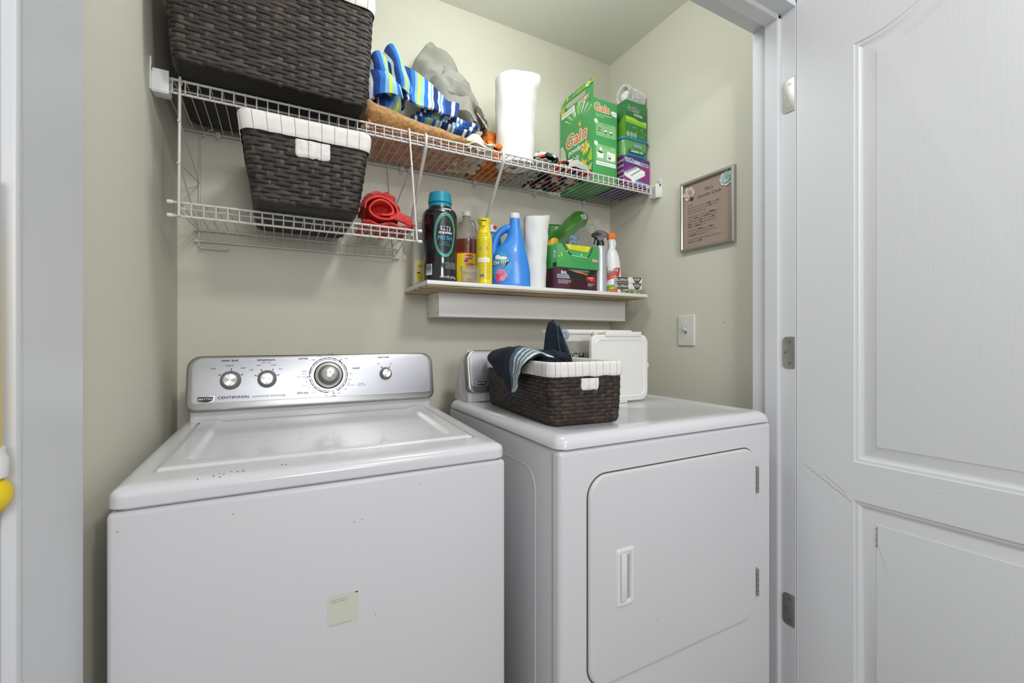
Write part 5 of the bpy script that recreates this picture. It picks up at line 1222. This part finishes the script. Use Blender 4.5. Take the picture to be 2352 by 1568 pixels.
# grey trousers
T_ = Vector((.55, 1.54, 1.93)); L = lf(T_)
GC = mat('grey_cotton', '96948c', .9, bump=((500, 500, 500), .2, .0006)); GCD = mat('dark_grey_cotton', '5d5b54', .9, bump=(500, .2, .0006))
t = cloth('folded_trousers', 'crumpled grey cotton trousers behind the striped towel on the long shelf', 'clothing', T_)
mb = MB()
rows = ([(.400, 1.615, 2.06), (.44, 1.61, 2.10), (.475, 1.61, 2.125), (.530, 1.61, 2.15), (.60, 1.61, 2.14), (.68, 1.61, 2.06)],
        [(.410, 1.59, 2.10), (.445, 1.57, 2.155), (.490, 1.585, 2.228), (.545, 1.58, 2.190), (.610, 1.585, 2.150), (.675, 1.59, 2.05)],
        [(.425, 1.55, 2.06), (.475, 1.53, 2.10), (.515, 1.54, 2.140), (.571, 1.53, 2.125), (.632, 1.54, 2.070), (.682, 1.56, 1.98)],
        [(.440, 1.51, 1.99), (.490, 1.475, 2.035), (.539, 1.49, 2.060), (.590, 1.475, 2.030), (.640, 1.50, 1.990), (.672, 1.53, 1.95)],
        [(.470, 1.47, 1.935), (.515, 1.445, 1.955), (.560, 1.46, 1.960), (.606, 1.445, 1.940), (.640, 1.47, 1.935), (.665, 1.50, 1.93)])
patch(mb, [list(map(L, r)) for r in rows], 110, 100, .005, .026, 15, 11, crease=1.1); mb.build('grey_cloth', GC, t, 70)
mb = MB()
rows = ([(.455, 1.545, 2.045), (.490, 1.52, 2.105), (.535, 1.515, 2.125), (.575, 1.515, 2.112), (.610, 1.52, 2.085)],
        [(.452, 1.505, 2.020), (.490, 1.475, 2.062), (.532, 1.468, 2.085), (.575, 1.468, 2.070), (.618, 1.49, 2.040)],
        [(.468, 1.485, 1.990), (.505, 1.452, 2.010), (.545, 1.448, 2.030), (.585, 1.450, 2.020), (.628, 1.475, 2.000)],
        [(.500, 1.500, 1.985), (.530, 1.475, 1.990), (.560, 1.470, 2.000), (.595, 1.475, 1.990), (.632, 1.495, 1.975)])
patch(mb, [list(map(L, r)) for r in rows], 80, 60, .006, .015, 22, 51, crease=1.0)
mb.build('overlapping_fold', GC, t, 70)
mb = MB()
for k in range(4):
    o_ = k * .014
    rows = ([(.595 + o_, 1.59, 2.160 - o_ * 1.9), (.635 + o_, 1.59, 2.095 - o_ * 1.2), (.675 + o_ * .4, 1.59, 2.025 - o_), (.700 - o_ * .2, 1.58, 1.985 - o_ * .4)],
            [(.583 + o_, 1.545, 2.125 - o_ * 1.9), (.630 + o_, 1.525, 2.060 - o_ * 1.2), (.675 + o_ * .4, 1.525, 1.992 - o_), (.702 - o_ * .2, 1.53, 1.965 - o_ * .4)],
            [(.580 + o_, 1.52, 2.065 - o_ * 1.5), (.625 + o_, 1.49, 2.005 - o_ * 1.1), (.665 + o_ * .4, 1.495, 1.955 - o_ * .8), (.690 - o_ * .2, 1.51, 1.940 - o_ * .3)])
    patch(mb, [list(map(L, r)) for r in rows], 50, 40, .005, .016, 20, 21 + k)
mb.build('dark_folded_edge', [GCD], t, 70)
mb = MB()
for k in range(3):
    o_ = k * .016
    mb.tube([L(catmull([Vector(p) for p in ((.590 + o_, 1.510, 2.10 - o_ * 2), (.612 + o_, 1.500, 2.035 - o_ * 1.5), (.642 + o_, 1.490, 1.990 - o_ * 1.2), (.660 + o_ * .6, 1.480, 1.960 - o_ * .8), (.690, 1.49, 1.945 - o_ * .5))], q / 24)) for q in range(25)], .0024, 6)
mb.build('hem_stitching', mat('pale_hem', 'c9c2b2', .8), t, 60)
# tan plush blanket
T_ = Vector((.43, 1.48, ZS_)); L = lf(T_)
PLUSH = mat('tan_plush', 'c4914f', .95, bump=(650, 1.0, .004), vary=(90, 'b07a3c', 'd6a768'), sheen=.3)
t = cloth('plush_blanket', 'folded tan plush blanket under the blue striped towel on the long shelf', 'blanket', T_)
mb = MB(); prof = []
def roll_(u, v):
    a = 2 * math.pi * u; x = .222 + v * .385; cz = 1.858 - .044 * v; rz_ = .052 - .030 * v; ry = .105 - .03 * v
    e = min(1, math.sqrt(max(0, 1 - (1 - min(v, 1 - v) / .08) ** 2)) if min(v, 1 - v) < .08 else 1)
    e = .12 + .88 * e
    p = Vector((x, 1.475 + .01 * math.sin(5 * v) + math.cos(a) * ry * e, cz + math.sin(a) * rz_ * e)); return p + nvec(p * 16) * .010 - T_
mb.grid(roll_, 60, 80); mb.build('plush_roll', PLUSH, t, 70)
# pink-brown folded knit below
T_ = Vector((.43, 1.48, ZS_)); L = lf(T_)
PINK = mat('dusty_pink_knit', 'cfa288', .95, bump=((120, 500, 400), .6, .002), vary=(30, 'bd8f76', 'dab49c'))
t = cloth('knitted_throw', 'dusty pink folded throw squeezed under the tan blanket against the wire deck', 'throw', T_)
def folds(x0, x1, y0, y1, z0, z1, n, seed, skew=.5):
    def fn(u, v):
        x = x0 + (x1 - x0) * v; c_ = (math.sin(u * n * 2 * math.pi + 2.5 * noise.noise(Vector((x * 9, seed, 0)))) + 1) / 2
        y = y0 + (y1 - y0) * u; z = z0 + (z1 - z0) * (c_ ** .8) * (.75 + .25 * noise.noise(Vector((x * 14, y * 14, seed))))
        q_ = Vector((x * 26, y * 26, seed)); q_ += nvec(q_ * .5) * 1.3; z += (z1 - z0) * .8 * (.25 - abs(noise.noise(q_)))
        z = max(z0 - .001, z + .003 * noise.noise(Vector((x * 60, y * 60, seed))))
        return Vector((x + .014 * noise.noise(Vector((u * 9, seed, 3))) + (u - .5) * .0 + .03 * skew * noise.noise(Vector((x * 8, y * 8, seed + 2))), y + .012 * noise.noise(Vector((x * 10, seed + 5, u * 3))), z)) - T_
    return fn
mb = MB()
for k in range(2): mb.grid(folds(.245 + k * .01, .635 - k * .015, 1.385 + .02 * k, 1.622, ZS_ + .0022 + k * .006, ZS_ + .012 + k * .008, 6 - k, 4 + k * 3), 130, 90, .003)
mb.build('folded_cloth', PINK, t, 70)
mb = MB()
def fringe(u, v):
    x = .238 + .022 * math.sin(v * 30) * .3 + .01 * u; y = 1.40 + .20 * v; z = ZS_ + .010 + .042 * u
    return Vector((x + .012 * noise.noise(Vector((v * 20, u * 4, 2))), y, z)) - T_
mb.grid(fringe, 20, 90, .004); mb.build('ruffled_edge', mat('pink_ruffle', 'c79a86', .95, bump=((400, 60, 60), .6, .003)), t, 70)
# cream cloth
T_ = Vector((.62, 1.46, ZS_)); 
CRM = mat('cream_cotton', 'd9d2c0', .9, bump=(500, .3, .0008))
t = cloth('cream_cloth', 'small crumpled cream cloth between the tan blanket and the orange towel', 'cloth', T_)
mb = MB()
for k in range(2): mb.grid(folds(.560, .668, 1.375, 1.600, ZS_ + .0022 + .011 * k, ZS_ + .020 + .018 * k, 4, 30 + k), 80, 40, .003)
L = lf(T_)
patch(mb, [list(map(L, r)) for r in ([(.575, 1.48, 1.845), (.605, 1.48, 1.862), (.635, 1.48, 1.842), (.665, 1.48, 1.812)], [(.572, 1.42, 1.838), (.598, 1.41, 1.860), (.628, 1.41, 1.838), (.660, 1.41, 1.806)], [(.560, 1.385, 1.805), (.590, 1.375, 1.815), (.625, 1.372, 1.806), (.660, 1.375, 1.796)])], 40, 40, .003, .012, 25, 6)
mb.build('crumpled_cloth', CRM, t, 70)
# orange towel
T_ = Vector((.725, 1.54, ZS_)); L = lf(T_)
ORT = mat('orange_terry', 'd9741f', .95, bump=(600, .7, .002), vary=(50, 'c25f12', 'e3863a'))
t = cloth('orange_towel', 'folded orange terry towel left of the tall paper towel roll', 'towel', T_)
mb = MB()
for k in range(3): mb.grid(folds(.660, .815, 1.415, 1.625, ZS_ + .0022 + k * .020, ZS_ + .030 + k * .022, 2, 40 + k), 90, 50, .007)
mb.build('folded_layers', ORT, t, 70)
mb = MB(); blob(mb, L((.733, 1.555, 1.905)), (.050, .055, .046), 12, .14, 1.6, 2.2, nu=70, nv=46, fine=0); mb.build('top_fold', ORT, t, 70)
mb = MB()
patch(mb, [list(map(L, r)) for r in ([(.640, 1.50, 1.925), (.655, 1.50, 1.905), (.69, 1.49, 1.872), (.745, 1.48, 1.852)], [(.630, 1.475, 1.895), (.650, 1.47, 1.872), (.69, 1.455, 1.850), (.745, 1.45, 1.838)], [(.628, 1.47, 1.86), (.650, 1.455, 1.84), (.69, 1.44, 1.825), (.745, 1.435, 1.815)])], 40, 30, .006, .006, 20, 8)
mb.build('draped_fold', ORT, t, 70)
# black floral and grey fabrics
def floral():
    m = mat('black_floral_print', '16181c', .85); nt = m.node_tree; b = nt.nodes['Principled BSDF']; tc = nt.nodes.new('ShaderNodeTexCoord')
    v = nt.nodes.new('ShaderNodeTexVoronoi'); v.inputs['Scale'].default_value = 42; nt.links.new(tc.outputs['Object'], v.inputs[0])
    r = nt.nodes.new('ShaderNodeValToRGB'); r.color_ramp.interpolation = 'CONSTANT'; e = r.color_ramp.elements
    e[0].position = 0; e[0].color = lin('1a1d24'); e[1].position = .38; e[1].color = lin('c9302c')
    for p, c in ((.50, 'd9d5cc'), (.66, '24505a'), (.74, '1a1d24'), (.84, 'e0a17c'), (.90, '3f5b45')): q = e.new(p); q.color = lin(c)
    nt.links.new(v.outputs['Color'], r.inputs[0]); nt.links.new(r.outputs[0], b.inputs['Base Color']); return m
FLO = floral(); GRF = mat('light_grey_jersey', 'b4b1aa', .9, bump=(400, .2, .0006))
T_ = Vector((.97, 1.50, ZS_)); L = lf(T_)
t = cloth('floral_garment', 'rumpled black floral garment with red flowers, left of the large green box', 'clothing', T_)
mb = MB()
for k in range(2): mb.grid(folds(.900, 1.095, 1.375, 1.620, ZS_ + .0022 + k * .012, ZS_ + .022 + k * .016, 5, 60 + k), 100, 60, .004)
patch(mb, [list(map(L, r)) for r in ([(.845, 1.52, 1.835), (.880, 1.52, 1.862), (.93, 1.52, 1.865), (.97, 1.52, 1.835)], [(.835, 1.45, 1.83), (.875, 1.43, 1.856), (.925, 1.43, 1.860), (.965, 1.44, 1.828)], [(.840, 1.40, 1.805), (.875, 1.385, 1.825), (.925, 1.38, 1.828), (.965, 1.385, 1.805)])], 50, 40, .004, .014, 22, 4)
patch(mb, [list(map(L, r)) for r in ([(1.015, 1.47, 1.860), (1.045, 1.45, 1.872), (1.080, 1.44, 1.850), (1.104, 1.43, 1.81)], [(1.005, 1.44, 1.850), (1.035, 1.42, 1.862), (1.070, 1.41, 1.838), (1.095, 1.40, 1.80)], [(.99, 1.40, 1.820), (1.02, 1.385, 1.832), (1.055, 1.38, 1.812), (1.085, 1.38, 1.794)])], 40, 40, .004, .010, 22, 14)
mb.build('floral_cloth', FLO, t, 70)
mb = MB(); patch(mb, [list(map(L, r)) for r in ([(1.00, 1.43, 1.838), (1.03, 1.41, 1.850), (1.062, 1.40, 1.832), (1.085, 1.39, 1.80)], [(.985, 1.385, 1.822), (1.015, 1.372, 1.835), (1.047, 1.368, 1.818), (1.075, 1.368, 1.796)], [(.975, 1.375, 1.80), (1.0, 1.362, 1.806), (1.03, 1.360, 1.802), (1.06, 1.362, 1.793)])], 40, 40, .003, .008, 22, 15)
mb.build('grey_lining', GRF, t, 70)
T_ = Vector((.83, 1.52, ZS_)); L = lf(T_)
t = cloth('grey_jersey_top', 'rumpled light grey jersey with dark trim, behind the tall paper towel roll', 'clothing', T_)
mb = MB()
for k in range(2): mb.grid(folds(.838, .905, 1.38, 1.625, ZS_ + .0022 + k * .010, ZS_ + .020 + k * .012, 6, 70 + k), 90, 34, .003)
mb.grid(folds(.775, .90, 1.512, 1.628, ZS_ + .0022, ZS_ + .022, 4, 75), 70, 44, .003)
mb.build('jersey_cloth', GRF, t, 70)
mb = MB(); pts = [L((.842 + .006 * math.sin(k * .8), 1.39 + k * .0085, ZS_ + .030 + .010 * math.sin(k * .55))) for k in range(27)]; mb.tube(pts, .0042, 8)
mb.build('dark_trim', mat('black_trim', '22242a', .8), t)

# ---------------------------------------------------------------- red towel on the hanging rack
ZT = ZL + .0052
T_ = Vector((.30, 1.45, ZT)); L = lf(T_)
REDT = mat('red_terry', 'd4231c', .95, bump=(520, .9, .003), vary=(70, 'b81812', 'e0332a'), sheen=.3); REDH = mat('red_flat_hem', 'dc4038', .85, bump=((300, 900, 300), .3, .0008))
t = cloth('red_towel', 'rolled bright red towel beside the medium wicker basket on the hanging rack', 'towel', T_)
mb = MB(); blob(mb, L((.292, 1.47, 1.562)), (.056, .070, .064), 31, .16, 1.3, 2.1, rz=.4, nu=120, nv=80, fine=.0); mb.build('towel_heap', REDT, t, 70)
mb = MB()
def spiral(u, v):
    a = R(200) - u * R(640); r = .047 * (1 - u * .50); x = .282 + math.cos(a) * r * 1.12 + .010 * math.sin(a); z = 1.545 + math.sin(a) * r * .80 - .25 * math.cos(a) * r
    y = 1.368 + v * .13 + .006 * math.sin(a * 2); p = Vector((x, y, max(z, ZT + .004))); return p + nvec(p * 22) * .004 - T_
mb.grid(spiral, 150, 20, .0055); mb.build('rolled_end', REDH, t, 70)
mb = MB()
patch(mb, [list(map(L, r)) for r in ([(.318, 1.49, 1.585), (.340, 1.48, 1.565), (.362, 1.47, 1.548), (.380, 1.47, 1.532)], [(.312, 1.41, 1.560), (.335, 1.40, 1.545), (.358, 1.395, 1.538), (.378, 1.395, 1.525)], [(.300, 1.375, 1.520), (.330, 1.370, 1.515), (.356, 1.368, 1.505), (.376, 1.37, 1.498)])], 40, 40, .006, .010, 24, 6)
mb.build('draped_corner', REDT, t, 70)
mb = MB(); mb.grid(lambda u, v: Vector((.222 + .155 * u + .006 * noise.noise(Vector((v * 9, u * 9, 1))), 1.362 + .18 * v, ZT + .0035 + .018 * (.5 + .5 * math.sin(u * 14 + 3 * math.sin(v * 5))) * (.6 + .4 * v))) - T_, 60, 50, .006)
mb.build('bottom_layer', REDT, t, 70)

# ---------------------------------------------------------------- navy towel over the dryer basket
T_ = Vector((.66, 1.09, DRYZ + .14)); L = lf(T_)
def navy():
    m = ramp_uv('navy_terry', [(0, '141c2b'), (.66, '54687c'), (.735, 'dfe6e2'), (.76, '6d8494'), (.80, 'e3e8e4'), (.82, '6d8494'), (.86, 'e8ebe8'), (.885, '7e95a2'), (.93, 'eceeec')], 0, 1, .95, (560, .9, .003), .03); return m
NAVY = mat('navy_terry_plain', '151d2b', .95, bump=(560, 1.0, .0035), vary=(200, '0f1520', '1f2c40'))
t = cloth('navy_towel', 'navy terry towel with pale striped band draped over the rim of the dryer basket', 'towel', T_)
rows = ([(.640, 1.20, 1.093), (.640, 1.13, 1.100), (.640, 1.05, 1.104), (.640, .975, 1.090)], [(.595, 1.215, 1.108), (.592, 1.13, 1.116), (.590, 1.05, 1.120), (.592, .955, 1.104)],
        [(.562, 1.205, 1.094), (.558, 1.12, 1.100), (.556, 1.04, 1.098), (.558, .955, 1.094)], [(.553, 1.165, 1.066), (.549, 1.095, 1.060), (.547, 1.035, 1.058), (.549, .972, 1.074)],
        [(.555, 1.110, 1.036), (.549, 1.072, 1.032), (.548, 1.034, 1.032), (.551, 1.000, 1.050)], [(.560, 1.068, 1.012), (.557, 1.055, 1.006), (.556, 1.042, 1.004), (.558, 1.028, 1.010)])
mb = MB(); patch(mb, [list(map(L, r)) for r in rows], 70, 80, .006, .010, 20, 5); mb.build('hanging_corner', navy(), t, 70)
mb = MB(); blob(mb, L((.690, 1.06, 1.083)), (.060, .055, .030), 41, .16, 1.4, 2.3, nu=80, nv=54, rz=.3, fine=0); mb.build('bunched_fold', NAVY, t, 70)
mb = MB()
def cone(u, v):
    a = 2 * math.pi * u; k = 1 - v; w_ = .012 + .044 * k ** .85; dpt = .010 + .030 * k
    x = .757 + .030 * k * k + math.cos(a) * w_ * (1 + .12 * math.sin(3 * a + 2 * v)); y = 1.145 + math.sin(a) * dpt * (1 + .5 * math.sin(4 * a + 3 * v)); z = 1.060 + .142 * v - .006 * math.cos(a)
    if v > .93: q = (v - .93) / .07; x = .757 + (x - .757) * (1 - q * .8); y = 1.145 + (y - 1.145) * (1 - q * .8)
    p = Vector((x, y, z)); return p + nvec(p * 24) * .006 - T_
mb.grid(cone, 70, 60)
mb.build('standing_fold', NAVY, t, 70)
mb = MB()
for a in (-.012, .010):
    pts = [L((.757 + a * .4 + (a * 1.0 + .020) * (1 - k / 12) * 1.3, 1.118 + .012 * k / 12 - .010, 1.072 + .118 * k / 12)) for k in range(13)]; mb.tube(pts, .0022, 8)
mb.build('hem', mat('navy_hem', '35465c', .8), t)

# ---------------------------------------------------------------- white flip-lid container on the dryer
t = thing('storage_container', 'white plastic flip-lid container standing behind the basket on the dryer', 'container', (.98, 1.26, DRYZ + .0006))
T_ = Vector(t.location); L = lf(T_)
WP2 = mat('cream_white_plastic', 'e4e4de', .4)
mb = MB(); rg = []
for z, i_ in ((.0, .010), (.003, .006), (.22, .0), (.232, -.001)): rg.append([(x, y, z) for x, y in rrect(-.150 + i_, -.062 + i_, .150 - i_, .064 - i_, .020, 6)])
mb.rings(rg); mb.build('container_body', WP2, t, 40)
mb = MB(); rg = []
for z, i_ in ((.228, .002), (.230, -.006), (.240, -.007), (.243, -.005), (.2435, .004)): rg.append([(x, y, z) for x, y in rrect(-.150 + i_, -.062 + i_, .150 - i_, .064 - i_, .018, 6)])
mb.rings(rg); mb.box((-.030, -.074, .222), (.118, -.066, .240), .002); mb.box((-.034, -.082, .216), (-.020, -.068, .238), .002); mb.box((.108, -.082, .216), (.122, -.068, .238), .002); mb.build('rim', WP2, t, 40)
# the open lid hanging down in front
LY = 1.105 - T_.y
mpf2 = lambda x, y, q: Vector((x, LY - q, y))
x0, x1, z0, z1 = .876 - T_.x, 1.120 - T_.x, .0045, .226
ld = plate(rrect(x0, z0, x1, z1, [.030, .030, .026, .026], 8), mpf2, -.014, .0, .006)
ld = ld.build('lid', WP2, t, 40)
mb = MB(); rg = []
for i_, q in ((.012, .0), (.014, .0022), (.018, .0022), (.020, .0)): rg.append([mpf2(x, y, q) for x, y in rrect(x0 + i_, z0 + i_, x1 - i_, z1 - i_, .022, 8)])
mb.rings(rg, caps=False); mb.build('lid_ridge', WP2, ld, 40)
for lo, hi, nm in (((x0 + .085, LY + .001, .0006), (x0 + .150, LY + .012, .006), 'lid_tab'), ((x1 - .001, LY + .002, z0 + .110), (x1 + .004, LY + .010, z0 + .125), 'lid_tab'), ((x0 + .055, LY - .004, z1 - .006), (x1 - .035, LY + .010, z1 + .010), 'lid_tab')):
    MB().box(lo, hi, .001).build(nm, WP2, ld, 40)
for xx in (x0 + .09, x1 - .06): MB().box((xx, LY + .010, z1 - .002), (xx + .01, -.064, z1 + .008), .001).build('hinge_arm', WP2, t)
SIGN = mat('weathered_wood_print', '9c978c', .8, vary=((40, 300, 700), '847f76', 'aaa69c'))
MB().box((-.150, -.0665, .03), (.10, -.0635, .205), .0008).build('wood_label', SIGN, t)
d = Dec(plane((0, -.0667, 0), (1, 0, 0), (0, 0, 1))); d.text('ICH', -.098, .140, .026, BLK, shear=.1); d.build('lettering', t)
kn = MB().lathe([(0, 0), (.017, 0), (.018, .003), (.018, .009), (.015, .012), (.009, .0125), (.008, .010), (0, .010)], 28, Matrix.Translation((-.156, -.074, .226)) @ Matrix.Rotation(R(90), 4, 'X') @ Matrix.Rotation(R(-25), 4, 'Y'))
kn.build('clamp_knob', mat('blue_grey_plastic', '8f9ba4', .35), t, 40)
MB().lathe([(.0165, -.008), (.0185, -.008), (.0185, -.001), (.0165, -.001)], 28, Matrix.Translation((-.156, -.074, .226)) @ Matrix.Rotation(R(90), 4, 'X') @ Matrix.Rotation(R(-25), 4, 'Y')).build('seal_ring', DARK, t, 40)

# ---------------------------------------------------------------- framed print and light switch on the right wall
t = thing('framed_print', 'silver-framed pink-brown print with script writing and two fabric flowers', 'picture', (XR, 1.096, 1.622))
PF = mat('silver_frame', 'b9b9b2', .28, metal=.85)
w_, h_ = .116, .135
px = lambda x, y, q: Vector((-q, -x, y))     # x to the viewer's right along the wall
fr = MB(); prof = [(0, 0), (0, .014), (.004, .017), (.009, .017), (.012, .012), (.012, .006)]
loops = [[(-w_ + a, -h_ + a), (w_ - a, -h_ + a), (w_ - a, h_ - a), (-w_ + a, h_ - a)] for a, q in prof]
rg = [[px(x, y, prof[k][1] + .0003) for x, y in loops[k]] for k in range(len(prof))]
fr.rings(rg, caps=False); fr.build('frame', PF, t, 20)
MB().prism([px(x, y, .001) for x, y in ((-w_ + .004, -h_ + .004), (w_ - .004, -h_ + .004), (w_ - .004, h_ - .004), (-w_ + .004, h_ - .004))], (-.004, 0, 0)).build('paper', mat('taupe_paper', 'a08c80', .7), t)
fx = MB().box(tuple(px(-.0008 + w_ - .022, -h_ + .012, .0055)), tuple(px(w_ - .016, h_ - .012, .008))); fx.bm.free()
d = Dec(lambda x, y, q: px(x, y, q + .0052)); d.d = .0003
INKB = mat('brown_ink_script', '4a3f38', .7); INK2 = mat('dark_ink_script', '241f1c', .7)
d.text("The's", .005, .080, .013, INKB, shear=.35); d.text('Laundry Code', .008, .060, .0125, INKB, shear=.35)
lines = [('Dear Mom,', .043, 0), ('Why does the sock get to follow the DUMP of me to PICK', .034, 1), ('Please be so gentle. Thanks to all in your PILE for the skirts', .026, 0), ('sweet and soft, fold then the mound.', .018, 0),
         ('Please wear more than one outfit per day HAMPER, wrap us', .006, 1), ('around our TOTES with it is a LAUNDRY. Then the next', -.002, 1), ('the folded ones but to SUDS a ones get and CARE to', -.010, 1),
         ('WASH a line, bundle in RIPE all blouse neatly tossed and', -.018, 1), ('LINED as they SHRINK lint to mend.', -.026, 1), ('To keep on forever FLUFFED, might call a REST? the', -.038, 1), ('lots in wear somewhere do not die. If pile cannot get to', -.046, 0),
         ('our CO PRINTS in garments have to see.', -.054, 1), ('Thank you all the lint, washing from beginnings until last firsts to', -.066, 0), ('ALL LINT make your RINSE.', -.074, 1)]
for s_, y, bd in lines:
    y = .040 + (y - .043) * 1.22
    n_c = len(s_); V, F = text2d(s_, 1, 'LEFT'); wd = max(v[0] for v in V); tgt = min(.172, .172 * n_c / 56); k = tgt / wd
    parts = s_.split(' '); x = -.085
    for p_ in parts:
        up = p_.strip('.,?').isupper() and len(p_) > 1; V, F = text2d(p_, 1, 'LEFT', .02 if up else 0, 0 if up else .25); ww = (max(v[0] for v in V) - min(v[0] for v in V)) * .0046 * .80
        d.text(p_, x, y, .0050 if up else .0042, INK2, 'LEFT', bold=.02 if up else 0, shear=0 if up else .25, wx=.80); x += ww + .0022
        if x > .088: break
d.build('script_lettering', t)
FW = mat('cream_fabric_petal', 'd6cfc4', .8); FA = mat('aqua_fabric_petal', '8fb8ba', .7); FP = mat('pink_fabric_petal', 'c9a396', .8)
def fab_flower(cx, cy, r, n, mats, dp):
    for lay in range(2):
        mb = MB()
        for k in range(n):
            a = 2 * math.pi * (k + lay * .5) / n; rr = r * (1 - lay * .35); cxp, cyp = cx + math.cos(a) * rr * .58, cy + math.sin(a) * rr * .58
            ring = [px(cxp + math.cos(b) * rr * .44 * (1 if abs(math.cos(b - a)) > .5 else .8), cyp + math.sin(b) * rr * .44, dp + lay * .003 + .002 * math.cos(b - a)) for b in [2 * math.pi * q / 12 for q in range(12)]]
            cv = mb.bm.verts.new(px(cxp, cyp, dp + lay * .003 + .0005)); vs = [mb.bm.verts.new(p) for p in ring]
            for q in range(12): mb.bm.faces.new((cv, vs[q], vs[(q + 1) % 12]))
        mb.build('fabric_flower', mats[lay], t, 60)
fab_flower(-.078, .088, .026, 6, (FW, FP), .006); fab_flower(.082, .098, .027, 8, (FW, FA), .006)
MB().lathe([(0, 0), (.008, 0), (.008, .002), (0, .003)], 6, Matrix.Translation(px(-.066, .066, .006)) @ Matrix.Rotation(R(-90), 4, 'Y')).build('leaf', mat('dark_green_leaf', '3f3f36', .7), t)
t = thing('light_switch', 'white toggle light switch plate on the right wall below the framed print', 'light switch', (XR, 1.191, 1.180))
px2 = lambda x, y, q: Vector((-q, -x, y))
SWP = mat('switch_plastic', 'd8d8cf', .35)
plate(rrect(-.040, -.0605, .040, .0605, .004, 4), px2, .0003, .0062, .004).build('wall_plate', SWP, t, 50)
d = Dec(lambda x, y, q: px2(x, y, q + .0064)); d.rect(-.0055, -.0125, .0055, .0125, mat('switch_slot', '8d8d82', .7)); d.build('toggle_slot', t)
MB().prism([px2(-.0042, -.004, .0064), px2(.0042, -.004, .0064), px2(.0042, .008, .0064), px2(-.0042, .008, .0064)], px2(0, .006, .012) - px2(0, 0, 0)).build('toggle', SWP, t)
for y in (-.030, .030):
    MB().lathe([(0, 0), (.0032, 0), (.0026, .0012), (0, .0014)], 14, Matrix.Translation(px2(0, y, .0061)) @ Matrix.Rotation(R(-90), 4, 'Y')).build('screw', SWP, t)

# ---------------------------------------------------------------- yellow handled tool hanging on the left casing
YH = mat('yellow_handle', 'e8c81a', .45)
t = thing('yellow_handled_duster', 'yellow handled tool with round end hanging at the left edge by the door casing', 'duster', (-.2722, .650, .96))
mb = MB().tube([(.000, 0, .070), (-.0005, 0, .15), (-.0015, 0, .36)], .0165, 20); mb.build('shaft', YH, t, 60)
MB().lathe([(.0175, .040), (.0215, .042), (.022, .060), (.0195, .066), (.0195, .072), (.0165, .072)], 28).build('collar', WHPL, t, 40)
MB().lathe([(0, .000), (.005, .0003), (.010, .0014), (.0145, .0034), (.0185, .0064), (.0218, .0103), (.0240, .0148), (.0251, .0195), (.0252, .0240), (.0240, .0295), (.0216, .0345), (.0185, .0385), (.016, .042), (0, .042)], 28).build('round_end', YH, t, 60)
MB().box((-.008, .010, .30), (.008, .024, .345), .003).build('wall_hook', WHPL, t)
